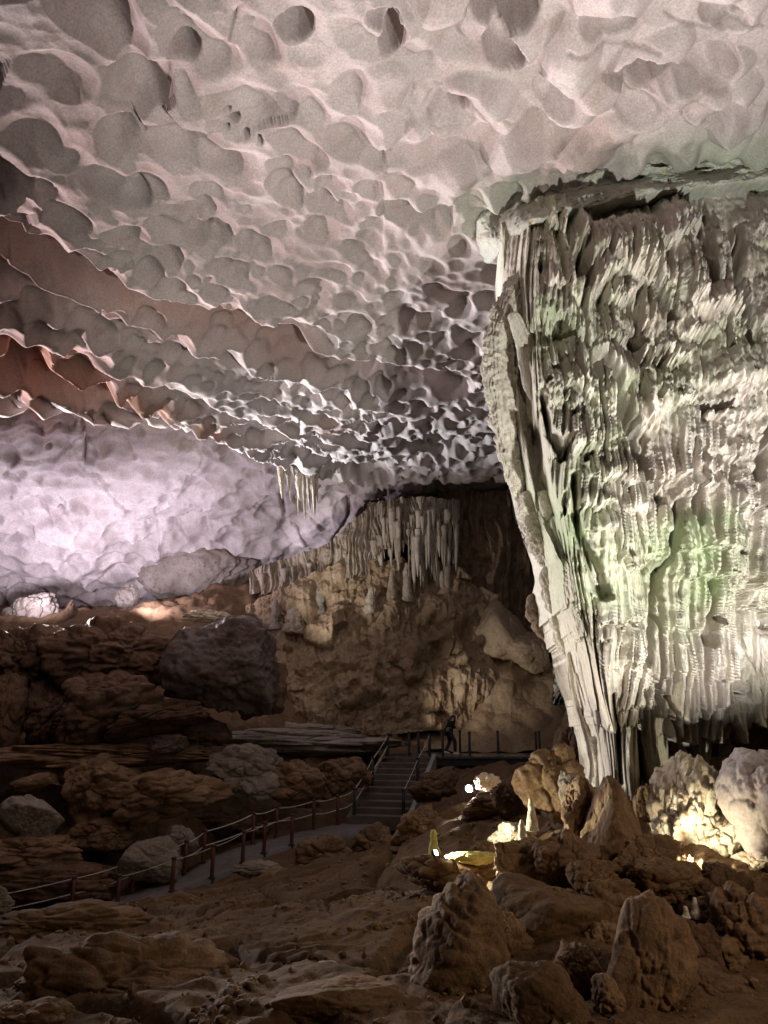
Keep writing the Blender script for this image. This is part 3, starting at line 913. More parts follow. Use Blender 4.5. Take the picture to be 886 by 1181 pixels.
rng = random.Random(5)
for k in range(34):
    t = rng.random()
    px = 232 + 60 * t + rng.uniform(-20, 22)
    py = 1176 - 46 * t + rng.uniform(-14, 12)
    s = rng.uniform(6, 17)
    B(px, py, s, s * rng.uniform(.55, .85), on_ground(px, py + s * .25), 'grey' if rng.random() < .35 else 'brown', 'loose fist sized stone in the crack beside the flat slab', 400 + k, rng.uniform(-30, 30), .9, 3, .1, 9, 14,
      group='loose stones in the floor crack', name='stone', cat='stone')

# scattered grit on the near floor, far too many to count
rr = np.random.RandomState(77)
v0, f0 = ico(1)
gx = rr.uniform(-6.5, 6.5, 9000); gy = rr.uniform(4.5, 16, 9000)
keep = np.abs(gx) < .62 * gy + .6
cl = fbm(np.stack([gx * .8, gy * .8, 0 * gx], -1), 3, 78)
keep &= cl > rr.uniform(-.5, .35, 9000)
gx, gy = gx[keep], gy[keep]
gzv = floor_z(gx, gy)
sz = .010 + .06 * rr.uniform(0, 1, len(gx)) ** 6
vv_ = v0[None] * (sz[:, None, None] * rr.uniform(.6, 1.25, (len(gx), 1, 3))) * rr.uniform(.75, 1.2, (len(gx), len(v0), 1))
vv_ = vv_ + np.stack([gx, gy, gzv + sz * .3], -1)[:, None]
ff_ = (f0[None] + (np.arange(len(gx)) * len(v0))[:, None, None]).reshape(-1, 3)
grit = link('gravel', mesh_np('gravel', vv_.reshape(-1, 3), ff_, False), M['brown'])
tag(grit, 'loose grit and rock chips scattered over the brown floor', 'gravel', kind='stuff')

# ------------------------------------------------------------------ swept flowstone pieces
def sweep(path, radii, n=40, rows=80, flat=.7, flute=.12, nfl=9, rough=.06, seed=0, front=(0, -1, 0)):
    path = np.asarray(path, float); radii = np.asarray(radii, float)
    t = np.linspace(0, 1, len(path)); tt = np.linspace(0, 1, rows)
    # Catmull-like smoothing
    fine = np.stack([np.interp(tt, t, path[:, k]) for k in range(3)], -1)
    rr = np.interp(tt, t, radii)
    for _ in range(max(2, rows // 20)):
        fine[1:-1] = .25 * fine[:-2] + .5 * fine[1:-1] + .25 * fine[2:]
        rr[1:-1] = .25 * rr[:-2] + .5 * rr[1:-1] + .25 * rr[2:]
    e = np.minimum(1, np.minimum(tt, 1 - tt) / .05 + .02)
    rr = rr * np.sqrt(np.clip(1 - (1 - e) ** 2, 0.0004, 1))
    T = np.gradient(fine, axis=0); T /= np.linalg.norm(T, axis=1, keepdims=True) + 1e-9
    F = np.asarray(front, float)
    A = np.cross(T, F); A /= np.linalg.norm(A, axis=1, keepdims=True) + 1e-9
    Bv = np.cross(A, T)
    n = n if n < 24 else int(n * 2.4)
    th = np.linspace(0, 2 * np.pi, n, endpoint=False)
    ring = np.cos(th)[None, :, None] * A[:, None] + flat * np.sin(th)[None, :, None] * Bv[:, None]
    pn = np.stack([np.cos(th) * 1.7 + 0 * tt[:, None], np.sin(th) * 1.7 + 0 * tt[:, None], tt[:, None] * 2 + 0 * th], -1)
    fl_ = fbm(np.stack([th / (2 * np.pi) * nfl + 0 * tt[:, None], tt[:, None] * 1.2 + 0 * th, 0 * th + 0 * tt[:, None] + seed], -1), 2, seed, .5, True)
    fl_ = fl_ * np.sin(np.clip(th, 0, 2 * np.pi) / 2)[None] ** .5
    Gs = fine[:, None] + ring * rr[:, None, None]
    fl2_ = fbm(np.stack([th / (2 * np.pi) * nfl * 4 + 0 * tt[:, None], tt[:, None] * 5 + 0 * th, 0 * th + 0 * tt[:, None] + seed + 7], -1), 3, seed + 1, .6, True)
    fl2_ = fl2_ * np.sin(np.clip(th, 0, 2 * np.pi) / 2)[None] ** .5
    amp = 1 + flute * (fl_ + .45 * fl2_) + rough * (fbm(Gs * 3.0, 4, seed + 3) * 1.6 + fbm(Gs * 8, 3, seed + 5, .6, True))
    return fine[:, None] + ring * (rr[:, None] * amp)[..., None]


# ------------------------------------------------------------------ the great column
colroot = empty('flowstone_column', P(735, 915, 13.4))
tag(colroot, 'giant cream and pale green flowstone column reaching from floor to ceiling', 'column')
SL = np.array([(200, 604), (262, 577), (330, 581), (365, 588), (430, 590), (480, 592), (560, 610), (600, 624), (640, 634), (700, 644),
               (745, 658), (790, 669), (850, 688), (905, 697), (940, 696)], float)
SR = np.array([(200, 1180), (940, 1180)], float)
nR, nA = 1000, 620
pys = np.linspace(200, 935, nR)
aa = np.linspace(0, 1, nA)
aa = aa ** 1.15
PYc = np.repeat(pys[:, None], nA, 1)
L_ = np.interp(pys, SL[:, 0], SL[:, 1])[:, None]; R_ = np.interp(pys, SR[:, 0], SR[:, 1])[:, None]
PXc = L_ + (R_ - L_) * aa[None]
wid = (PXc - L_)
roundL = np.sqrt(np.clip(1 - (1 - np.minimum(wid / 60, 1)) ** 2, 0, 1))
wr = (R_ - PXc)
roundR = np.sqrt(np.clip(1 - (1 - np.minimum(wr / 60, 1)) ** 2, 0, 1))
Yc = 14.35 - .95 * roundL - .2 * roundR - .8 * sstep(600, 1100, PXc)
Yc = Yc + .3 * (1 - sstep(200, 330, PYc)) + .25 * np.sin(PYc / 120.) + 2.6 * sstep(828, 850, PXc) * sstep(735, 790, PYc)
G = PY(PXc, PYc, Yc)
Nn = grid_normals(G)
ke = sstep(0, 45, wid)[..., None]
Nn = Nn * .55 * ke + np.array([-.06, -1, -.1]) * (1.15 - .55 * ke)
Nn /= np.linalg.norm(Nn, axis=-1, keepdims=True)

# flow coordinate: x measured along the drip lines, which converge to the foot
conv = 1 - .46 * sstep(500, 970, PYc)
flow = (745 + (PXc - 745) / conv) / 13.0 + .9 * fbm(np.stack([PXc / 60, PYc / 150, 0 * PXc], -1), 3, 501) + 0 * PYc
lowz = sstep(690, 800, PYc)
fl1 = fbm(np.stack([flow * .55, PYc / 420, 0 * flow], -1), 2, 503, .5, True)
fl2 = fbm(np.stack([flow * 1.7, PYc / 300, 0 * flow + 4], -1), 2, 505, .5, True)
fl3 = fbm(np.stack([flow * 4.2, PYc / 150, 0 * flow + 8], -1), 2, 507, .55, True)
disp = .22 * fl1 + (.08 + .14 * lowz) * fl2 + .04 * fl3 + .25 * lowz * fl1
disp += .30 * fbm(G * .8, 3, 509)

# shingled curtains: rounded shoulder, bulging to a ragged lower hem
rngc = random.Random(12)
pads = [(722, 262, 343, 52, .75, -.05), (716, 352, 402, 34, .5, 0), (632, 262, 385, 36, .45, .05), (770, 268, 408, 30, .55, .12),
        (800, 400, 470, 34, .5, .35), (836, 300, 400, 36, .45, 0), (868, 250, 500, 34, .5, 0), (652, 470, 532, 36, .6, .2),
        (628, 405, 470, 28, .5, .15), (672, 455, 520, 28, .55, .25), (690, 556, 712, 46, .5, .03), (648, 520, 590, 30, .55, .3),
        (760, 470, 560, 52, .55, .15), (745, 430, 478, 40, .5, .25), (800, 540, 640, 46, .6, .05), (850, 520, 600, 40, .5, 0),
        (806, 600, 668, 40, .55, -.1), 
        (728, 655, 788, 28, .5, -.1), (690, 700, 830, 34, .35, .15), (700, 405, 450, 36, .45, .1), (815, 470, 540, 40, .5, .1),
        (640, 590, 690, 22, .4, .25), (880, 600, 700, 40, .5, 0), (730, 560, 640, 30, .5, .1)]
for k in range(120):
    t = rngc.uniform(225, 740)
    ln = rngc.uniform(30, 130)
    c = rngc.uniform(np.interp(t, SL[:, 0], SL[:, 1]) + 5, min(960, np.interp(t, SR[:, 0], SR[:, 1])))
    pads.append((c, t, t + ln, rngc.uniform(9, 34), rngc.uniform(.28, .68), .18 * sstep(760, 600, c) + rngc.uniform(-.06, .1)))
hem = fbm(np.stack([flow * 2.4, PYc / 900, 0 * flow], -1), 3, 511, .7, True)
hem2 = fbm(np.stack([PXc / 26, 0 * PXc, PYc / 300], -1), 2, 513)
padh = np.zeros_like(disp)
edge = (.55 + .45 * roundL) * (.35 + .65 * sstep(200, 320, PYc))
for (c, t, b, wd, D, sl) in pads:
    r0 = max(0, int((t - 12 - 200) / 735 * nR)); r1 = min(nR, int((b + 40 - 200) / 735 * nR))
    x, y = PXc[r0:r1], PYc[r0:r1]
    bb = b + 12 * hem[r0:r1] + 13 * hem2[r0:r1]
    s = (y - t) / (b - t)
    cxl = c + sl * (y - t)
    sh = np.sqrt(np.clip(1 - (1 - np.clip(s / .30, 0, 1)) ** 2, 0, 1))
    e = np.abs(x - cxl) / (wd * (.62 + .38 * sh) + 1e-6)
    e = e + .14 * hem2[r0:r1]
    h = 1.45 * D * (.55 * sh + .45 * np.clip(s, 0, 1)) * np.clip(1 - np.clip(e, 0, 1) ** 5, 0, 1) * (s > 0)
    h = h * (1 - sstep(-1.0, 1.5, y - bb)) * (1 + .16 * fl3[r0:r1] + .12 * fl2[r0:r1])
    padh[r0:r1] = np.maximum(padh[r0:r1], h) + .12 * np.minimum(padh[r0:r1], h)
disp += padh
for pts, wpx, dep in [([(603, 420), (610, 480), (622, 540), (632, 590), (648, 640)], 11, .9), ([(684, 432), (697, 455), (709, 497), (724, 548)], 9, 1.6),
                      ([(668, 300), (667, 380), (674, 440)], 3.5, .7), ([(772, 585), (766, 635), (744, 690), (730, 760)], 4, .6),
                      ([(655, 248), (652, 290), (664, 335)], 10, .7), ([(728, 790), (735, 840), (745, 900)], 3.5, .7), ([(706, 790), (712, 850), (716, 900)], 3, .5),
                      ([(758, 800), (768, 850), (775, 900)], 4, .7), ([(790, 800), (792, 850), (795, 900)], 3, .6), ([(640, 400), (662, 412), (684, 430)], 4, .7),
                      ([(745, 700), (752, 740), (748, 790)], 4, .8), ([(645, 470), (668, 500), (676, 520)], 3, .5), ([(815, 640), (808, 690), (802, 740)], 4, .6),
                      ([(660, 560), (668, 620), (690, 690)], 4, .6), ([(742, 300), (748, 345), (762, 392)], 4, .9), ([(800, 262), (806, 320), (822, 372)], 3.5, .8),
                      ([(845, 270), (840, 340), (848, 420)], 4, .8), ([(706, 395), (730, 420), (764, 436)], 4, .9), ([(770, 470), (800, 486), (828, 490)], 4, .9), ([(835, 520), (828, 570), (842, 640)], 4, .8),
                      ([(625, 470), (632, 510), (650, 540)], 4, .9), ([(862, 430), (870, 500), (862, 560)], 4, .8), ([(690, 300), (694, 330), (706, 352)], 4, .8), ([(780, 540), (792, 575), (788, 612)], 4, .9)]:
    jx = 4 * fbm(G * 1.5, 2, 517)
    dd, tt = poly_dist(PXc + jx, PYc, pts)
    disp -= dep * np.exp(-(dd / (wpx * (.5 + .7 * tt))) ** 4)
for k in range(36):                                 # small black drip holes
    a, b = rngc.uniform(600, 900), rngc.uniform(260, 740)
    rx, ry = rngc.uniform(2, 6), rngc.uniform(3, 11)
    disp -= .5 * blob(PXc + 4 * hem2, PYc + 4 * hem, a, b, rx, ry, .5)
# crusty surface
crust = fbm(G * np.array([4, 4, .8]), 4, 521, .6)
crust2 = fbm(G * np.array([11, 11, 1.6]), 3, 523, .6, True)
disp += .10 * crust + .05 * crust2 * (.6 + .4 * sstep(640, 760, PXc)) * (1 - .6 * lowz)
F1, _, _ = worley(G * np.array([5, 5, 4.0]), 91)
disp -= .10 * np.clip(1 - F1 / .45, 0, 1) * (1 - .7 * lowz)
Gd = G + Nn * (disp * edge)[..., None]
back = Gd[:, ::-1][:, ::40].copy()
back[..., 1] = np.maximum(back[..., 1] + 2.2, 15.6)
Gfull = np.concatenate([Gd, back], 1)
body = grid_obj('shaft', Gfull, M['column'], colroot, wrap=True)
alg = np.clip(fbm(G * .6 + .4 * np.stack([fbm(G * 1.1, 3, 535), fbm(G * 1.1 + 9, 3, 536), fbm(G * .7 + 19, 3, 537)], -1), 4, 531) * 1.6 + .40, 0, 1) * (1 - .6 * sstep(740, 850, PXc) * sstep(240, 480, PYc) * (1 - sstep(500, 600, PYc))) + .35 * blob(PXc + 14 * hem2, PYc, 690, 640, 60, 110, .1) + .6 * blob(PXc, PYc, 790, 250, 110, 36, .3)
alg = np.clip(alg, 0, 1) * np.clip(.75 + .9 * fbm(G * 2.6, 3, 538), .1, 1.1) * (1 - .8 * sstep(730, 830, PYc))
pal = np.clip(fbm(G * .6 + 30, 3, 533) * 1.2 + .6 * sstep(730, 850, PXc), 0, 1)
set_attr(body, 'algae', np.concatenate([alg, np.zeros(back.shape[:2])], 1))
set_attr(body, 'pale', np.concatenate([pal, np.zeros(back.shape[:2])], 1))


def side_piece(pts, d, name='side_drapery', mat='column', **kw):
    path = [P(a, b, d + dd) for a, b, r, dd in pts]
    rad = [r * d / FPX for a, b, r, dd in pts]
    return grid_obj(name, sweep(path, rad, **kw), M[mat], colroot, wrap=True)


side_piece([(600, 318, 9, .5), (584, 360, 12, .1), (573, 392, 14, 0), (574, 432, 13, 0), (584, 490, 15, 0), (596, 545, 12, 0), (604, 585, 6, .2)], 15.0, n=60, rows=260, flat=.8, flute=.65, nfl=9, rough=.26, seed=611)
side_piece([(566, 400, 4, .3), (560, 425, 6, .3), (570, 462, 6, .3), (580, 482, 3, .3)], 15.3, n=30, rows=70, seed=612, rough=.1)
side_piece([(590, 360, 6, -.2), (605, 400, 9, -.3), (612, 440, 9, -.3), (616, 462, 4, -.3)], 14.6, n=40, rows=90, seed=613, flute=.25, rough=.1)
side_piece([(606, 566, 7, 0), (614, 590, 13, 0), (628, 622, 17, 0), (641, 652, 15, 0), (652, 672, 7, .2)], 14.8, n=80, rows=200, flat=.9, flute=.3, nfl=10, rough=.26, seed=614)
side_piece([(625, 565, 6, -.1), (630, 582, 7, -.1), (634, 605, 5, -.1)], 14.4, n=30, rows=50, seed=615, rough=.15)
side_piece([(626, 656, 6, 0), (640, 672, 15, 0), (656, 708, 20, 0), (676, 760, 22, 0), (692, 815, 16, 0), (700, 850, 8, 0)], 14.5, n=90, rows=260, flat=.8, flute=.45, nfl=14, rough=.16, seed=616)
side_piece([(616, 684, 6, .6), (620, 704, 13, .6), (632, 724, 13, .6), (652, 740, 8, .5)], 15.0, mat='flow_brown', n=50, rows=80, flat=.9, rough=.25, seed=617)
for q_, (pts, r) in enumerate([([(656, 752), (657, 790), (668, 822), (680, 848), (686, 905)], 2.6), ([(664, 775), (676, 812), (690, 842), (694, 872), (698, 905)], 2.0),
                               ([(657, 760), (663, 800), (676, 850), (682, 880), (680, 908)], 2.2), ([(690, 800), (700, 845), (708, 890), (706, 915)], 3.0),
                               ([(682, 850), (690, 880), (688, 910)], 4.5), ([(716, 800), (722, 850), (728, 915)], 4.0), ([(735, 800), (742, 850), (750, 915)], 4.5)]):
    rr = np.random.RandomState(q_)
    path = [P(a + rr.uniform(-1.5, 1.5), b, 14.0 - .25 * (q_ % 3)) for a, b in pts]
    g = sweep(path, [r * 14 / FPX * rr.uniform(.7, 1.3) for _ in pts], n=16, rows=70, flat=1, flute=.1, rough=.3, seed=630 + q_)
    grid_obj('drip_rib', g, M['column'], colroot, wrap=True)

# hanging curtain at the right of the foot
pxs = np.linspace(812, 1160, 260); pys_ = np.linspace(600, 842, 260)
X2, Y2 = np.meshgrid(pxs, pys_)
G2 = PY(X2, Y2, 13.5 + 1.0 * (1 - np.sqrt(np.clip(1 - (1 - np.minimum((X2 - 812) / 40, 1)) ** 2, 0, 1))) - .95 * sstep(600, 730, Y2))
hem3 = fbm(np.stack([X2 / 7, 0 * X2, 0 * X2], -1), 2, 641, .6, True)
tlow = sstep(800, 842, Y2)
G2[..., 2] += tlow * (.34 * hem3 + .1 * fbm(np.stack([X2 / 40, 0 * X2, 0 * X2 + 3], -1), 2, 643))
dsp = .24 * fbm(np.stack([X2 / 16, Y2 / 140, 0 * X2], -1), 2, 645, .5, True) + .10 * fbm(np.stack([X2 / 5, Y2 / 60, 0 * X2], -1), 2, 647, .5, True) + .12 * fbm(G2 * 1.5, 4, 649) + .03 * fbm(G2 * 8, 3, 651)
G2 = G2 + np.array([-.1, -1, -.1]) * dsp[..., None]
bk = G2[::-1][::20] + np.array([0, .6, 0])
cur = grid_obj('hanging_curtain', np.concatenate([G2, bk], 0), M['column'], colroot)
# columnar leg at the foot right of the flutes
for pts, r, d in [([(805, 745), (812, 790), (818, 850), (820, 905)], [13, 14, 13, 10], 13.2), ([(780, 760), (784, 820), (790, 880), (792, 915)], [10, 9, 8, 8], 13.1),
                  ([(760, 770), (764, 830), (768, 915)], [9, 8, 8], 13.2), ([(845, 810), (848, 850), (846, 885)], [16, 18, 14], 13.6)]:
    g = sweep([P(a, b, d) for a, b in pts], [x * d / FPX for x in r], n=50, rows=120, flat=.9, flute=.2, nfl=9, rough=.07, seed=int(660 + pts[0][0]))
    grid_obj('foot_rib', g, M['column'], colroot, wrap=True)
# stalactite teeth under some curtains
for k in range(70):
    c, t, b, wd, D, sl = pads[rngc.randrange(0, 27)]
    a = c + sl * (b - t) + rngc.uniform(-.85, .85) * wd
    if a > 900: continue
    py0 = b - 12
    ln = rngc.uniform(14, 34)
    d = float(np.interp(a, [600, 660, 900], [14.6, 13.7, 12.9])) - D * .75
    d = d / float(dirs(a, py0)[1])
    r = rngc.uniform(1.6, 3.6) * d / FPX
    g = sweep([P(a, py0, d), P(a + sl * 6, py0 + ln * .5, d + .02), P(a + sl * 10, py0 + ln, d + .06)], [r, r * .75, r * .12], n=10, rows=24, flat=1, flute=.1, rough=.2, seed=700 + k)
    grid_obj('stalactite', g, M['column'], colroot, wrap=True)

# pale green shelf where the column spreads into the ceiling
tb = np.array([(538, 262), (560, 234), (600, 216), (660, 200), (700, 184), (800, 182), (886, 164), (1180, 136)], float)
bt = np.array([(538, 276), (575, 284), (600, 264), (640, 246), (700, 233), (740, 223), (820, 213), (886, 205), (1180, 180)], float)
X3 = np.linspace(538, 1180, 520)
tp = np.interp(X3, tb[:, 0], tb[:, 1]) + 5 * fbm(np.stack([X3 / 30, 0 * X3, 0 * X3], -1), 3, 719)
bo = np.interp(X3, bt[:, 0], bt[:, 1]) + 2.0 * fbm(np.stack([X3 / 9, 0 * X3, 0 * X3], -1), 3, 718, .6)
s3 = np.linspace(0, 1, 90)[:, None]
Y3 = tp + (bo - tp) * s3
X3g = np.repeat(X3[None], 90, 0)
cy_ = lambda x, y: dirs(x, y)[..., 1] / ceil_q(np.stack([x, y], -1))
cyl = cy_(X3g, Y3 + 0 * X3g)
front = 13.0 - .4 * sstep(700, 1100, X3g)
lf = sstep(540, 640, X3g)
k3 = sstep(.25, .8, s3)
band = (cyl + .12) * (1 - k3) + k3 * (np.minimum(cyl - .1, front) * lf + (cyl - .1) * (1 - lf))
dep = band + .45 * (1 - sstep(0, .3, s3)) - .12 * sstep(.7, .95, s3) + .5 * (1 - sstep(538, 552, X3g))
G3 = PY(X3g, Y3, dep)
dsp = .22 * fbm(G3 * 1.0, 4, 711) + .10 * fbm(G3 * 4, 4, 713, .6, True) - .16 * np.clip(scallops(G3 / .7, 720, 15), -.3, 1)
for a, b, rx, ry in [(650, 212, 30, 8), (760, 190, 12, 4), (800, 192, 22, 4), (866, 180, 12, 4), (735, 204, 9, 3)]:
    dsp -= .6 * blob(X3g + 5 * fbm(G3 * 2, 2, 715), Y3 + 3 * fbm(G3 * 2 + 9, 2, 716), a, b, rx, ry, .4)
G3 = G3 + np.array([-.1, -.8, -.5]) * dsp[..., None]
rl = [G3[-1] + np.array([0, .15, .04]), G3[-1] + np.array([0, .6, .15]), G3[-1] + np.array([0, 1.4, .5])]
tl = [G3[0] + np.array([0, .5, .9]), G3[0] + np.array([0, .1, .3])]
grid_obj('capital', np.concatenate([np.array(tl), G3, np.array(rl)], 0), M['capital'], colroot)

# ------------------------------------------------------------------ back formation
fw = empty('flowstone_wall', P(480, 800, 36))
tag(fw, 'brown and grey flowstone wall hung with stalactites at the back of the cave', 'rock formation')


def curtain(name, px0, px1, top, bottom, dfun, mat, fl=(14, .35), rough=.2, nx=260, ny=200, seed=0, toproll=2.0, hemamp=0.0):
    X = np.linspace(px0, px1, nx)
    t = np.interp(X, [p[0] for p in top], [p[1] for p in top]); b = np.interp(X, [p[0] for p in bottom], [p[1] for p in bottom])
    if hemamp:
        b = b + hemamp * fbm(np.stack([X / 4.5, 0 * X, 0 * X + seed], -1), 2, seed, .6, True) + hemamp * fbm(np.stack([X / 18, 0 * X, 0 * X + seed], -1), 2, seed + 8)
    s = np.linspace(0, 1, ny)[:, None]
    Yp = t + (b - t) * s
    Xp = np.repeat(X[None], ny, 0)
    Gc = P(Xp, Yp, dfun(Xp, s + 0 * Xp))
    Xo = Xp
    Xp = Xp + 9 * fbm(np.stack([Xp / 25, Yp / 40, 0 * Xp + seed], -1), 3, seed + 6)
    d1 = fl[1] * fbm(np.stack([Xp / fl[0], Yp / 200, 0 * Xp + seed], -1), 3, seed + 1, .55, True) + .4 * fl[1] * fbm(np.stack([Xp / (fl[0] * .3), Yp / 90, 0 * Xp], -1), 2, seed + 2, .5, True)
    d1 = d1 + 1.6 * rough * fbm(Gc * .6, 4, seed + 3) + .4 * rough * fbm(Gc * 3, 3, seed + 4)
    Gc = Gc + np.array([-.1, -1, 0]) * d1[..., None]
    tr = [Gc[0] + np.array([0, toproll, .2]), Gc[0] + np.array([0, toproll * .35, .1])]
    br = [Gc[-1] + np.array([0, .5, .1]), Gc[-1] + np.array([0, 1.5, .5])]
    return grid_obj(name, np.concatenate([np.array(tr), Gc, np.array(br)], 0), M[mat], fw)


curtain('rear_curtain', 420, 700, [(420, 572), (600, 568), (700, 566)], [(420, 720), (500, 735), (560, 745), (700, 760)],
        lambda x, s: 38.5 + 1.6 * np.sin((x - 560) / 60.) ** 2 - .8 * s, 'flow_brown', (20, .55), .4, 320, 240, 801)
curtain('upper_curtain', 428, 530, [(428, 583), (450, 577), (490, 575), (530, 576)], [(428, 640), (450, 628), (490, 632), (512, 625), (530, 600)],
        lambda x, s: 36.6 + .8 * ((x - 478) / 50) ** 2 - .6 * s, 'flow', (9, .45), .25, 240, 160, 811, 2.5, 9)
curtain('pale_curtain', 368, 436, [(368, 634), (385, 622), (405, 604), (425, 588), (436, 582)], [(368, 668), (400, 668), (436, 655)],
        lambda x, s: 36.5 + 1.2 * ((x - 405) / 40) ** 2 - .5 * s, 'flow', (8, .35), .3, 200, 160, 821, 3.0, 4)
curtain('low_curtain', 288, 378, [(288, 660), (320, 648), (345, 640), (378, 630)], [(288, 686), (320, 680), (350, 674), (378, 664)],
        lambda x, s: 37.6 - .3 * s + 0 * x, 'flow', (8, .3), .25, 200, 90, 831, 3.0, 5)
rngb = random.Random(3)
for k in range(92):
    if k < 34 or k >= 62:
        a = rngb.uniform(430, 528); py0 = rngb.uniform(582, 630); ln = rngb.uniform(16, 70); d = 35.9 + .8 * ((a - 478) / 50) ** 2 + rngb.uniform(-.3, .3); mt = 'flow_pale' if k % 2 else 'flow'
    elif k < 46:
        a = rngb.uniform(470, 520); py0 = rngb.uniform(630, 660); ln = rngb.uniform(25, 60); d = 36.6; mt = 'flow'
    elif k < 54:
        a = rngb.uniform(292, 376); py0 = 655 - (a - 292) * .22 + 8; ln = rngb.uniform(10, 22); d = 37.2; mt = 'flow'
    else:
        a = rngb.uniform(530, 640); py0 = rngb.uniform(580, 640); ln = rngb.uniform(30, 80); d = 38.2; mt = 'flow_brown'
    r = rngb.uniform(.8, 4.6) * d / FPX
    ln *= rngb.uniform(.6, 1.15)
    g = sweep([P(a, py0, d), P(a + .5, py0 + ln * .55, d), P(a + .7, py0 + ln, d)], [r, r * .8, r * .1], n=12, rows=36, flat=1, flute=.15, rough=.12, seed=840 + k)
    grid_obj('stalactite', g, M[mt], fw, wrap=True)

# stalactites hanging from the lip above the lit wall
lipdr = empty('stalactite_cluster', P(345, 560, 33))
tag(lipdr, 'cluster of grey stalactites and drips hanging over the lit lavender wall', 'stalactites')
for k in range(26):
    a = rngb.uniform(320, 372); py0 = 534 + (a - 320) * .3 + rngb.uniform(-4, 6); ln = rngb.uniform(14, 62) * (1 - .4 * abs(a - 346) / 26); d = 33.3 + rngb.uniform(-.5, .5)
    r = rngb.uniform(1.4, 4.0) * d / FPX
    g = sweep([P(a, py0, d), P(a + .8, py0 + ln * .55, d), P(a + 1.5, py0 + ln, d)], [r, r * .75, r * .12], n=12, rows=30, flat=1, flute=.15, rough=.25, seed=920 + k)
    grid_obj('stalactite', g, M['flow'] if k % 4 else M['grey'], lipdr, wrap=True)

# rubble mound below the curtains
cps = [(300, 700, 36.5), (380, 668, 36.8), (440, 650, 36.8), (520, 665, 37.2), (570, 720, 37.2), (310, 760, 34.5), (400, 760, 33.8), (480, 760, 34.5),
       (560, 790, 34.6), (330, 830, 32.8), (430, 815, 33), (500, 820, 33.6), (560, 830, 34), (420, 700, 35.8), (500, 710, 36.2), (350, 715, 35.8)]
mq = tps_fit(np.array([(a, b) for a, b, c in cps], float), 1 / np.array([c for a, b, c in cps]), 1e-4)
X4 = np.linspace(285, 600, 420)
tpp = np.interp(X4, [285, 330, 380, 430, 470, 520, 560, 600], [702, 685, 664, 650, 648, 655, 690, 730])
bop = np.interp(X4, [285, 320, 420, 520, 600], [800, 850, 850, 845, 850])
s4 = np.linspace(0, 1, 320)[:, None]
Y4 = tpp + (bop - tpp) * s4
X4g = np.repeat(X4[None], 320, 0)
G4 = P(X4g, Y4, 1 / mq(np.stack([X4g, Y4], -1)))
F1, F2, IDm = worley(G4 * .55 + .3 * np.stack([fbm(G4, 2, 1), fbm(G4 + 9, 2, 2), fbm(G4 + 19, 2, 3)], -1), 951)
F1b, _, _ = worley(G4 * 1.3, 953)
hump = 1.35 * (1 - np.minimum(F1 / .8, 1) ** 2) * (IDm - .1) + .3 * (1 - np.minimum(F1b / .8, 1) ** 2)
dsp = hump + .6 * fbm(G4 * .5, 4, 955) + .12 * fbm(G4 * 2.5, 3, 957, .6, True) + .12 * fbm(np.stack([X4g / 8, Y4 / 80, 0 * X4g], -1), 2, 959, .5, True)
N4 = grid_normals(G4)
G4 = G4 + (N4 * .6 + np.array([0, -.4, .1])) * dsp[..., None]
rm = grid_obj('rubble_mound', np.concatenate([G4[:1] + np.array([0, 2.5, -.3]), G4], 0), M['mound'])
tag(rm, 'brown lumpy mound of calcite rubble under the stalactite wall', 'rubble mound')

# big overlapping flowstone domes
dm = empty('flowstone_mound', P(570, 830, 34))
tag(dm, 'smooth tan flowstone mound of stacked domes behind the walkway', 'flowstone mound')


def dome(px, py, wpx, hpx, d, seed, rough=.04, depth=.9, fl_=.03):
    c = P(px, py, d) - np.array(dm.location)
    p, f = rock_verts(seed, 6, 8, rough, 6, lump=.05)
    F1, _, _ = worley(p * 1.5 + seed, seed)
    nrm = p / np.linalg.norm(p, axis=1, keepdims=True)
    p = p + nrm * (fl_ * 2.4 * (1 - np.minimum(F1 / .7, 1) ** 2))[:, None]
    mn, mx = p.min(0), p.max(0)
    p = (p - (mn + mx) / 2) / ((mx - mn) / 2)
    hw, hh = .5 * wpx * d / FPX, .5 * hpx * d / FPX
    p = p * np.array([hw, depth * hw, hh]) + c
    return link('dome', mesh_np('dome', p, f), M['dome'], dm)


dome(577, 727, 64, 72, 35.6, 1001)
dome(611, 752, 66, 50, 35.0, 1002)
X5 = np.linspace(415, 720, 420)
top5 = np.interp(X5, [415, 450, 500, 540, 560, 590, 640, 720], [842, 822, 800, 778, 756, 745, 752, 770])
s5 = np.linspace(0, 1, 260)[:, None]
Y5 = top5 + (868 - top5) * s5
X5g = np.repeat(X5[None], 260, 0)
D5 = 36.2 - 4.6 * s5 ** .8 + .9 * np.abs((X5g - 590) / 100.) * (1 - s5)
G5 = P(X5g, Y5, D5)
Gm = G5 * np.array([.8, .55, 1.0])
N5 = grid_normals(G5)
d5 = .5 * np.clip(scallops(Gm / 2.3, 1011, 16), -.4, 1.1) * (1 - .55 * s5) + .13 * np.clip(scallops(Gm / .85, 1013, 18), -.4, 1.1) + .35 * fbm(G5 * .35, 3, 1015) + .04 * fbm(G5 * 3, 3, 1017)
G5 = G5 + (N5 * .8 + np.array([0, -.3, .2])) * d5[..., None]
grid_obj('apron', np.concatenate([G5[:1] + np.array([0, 2.0, -.5]), G5], 0), M['mound'], dm)

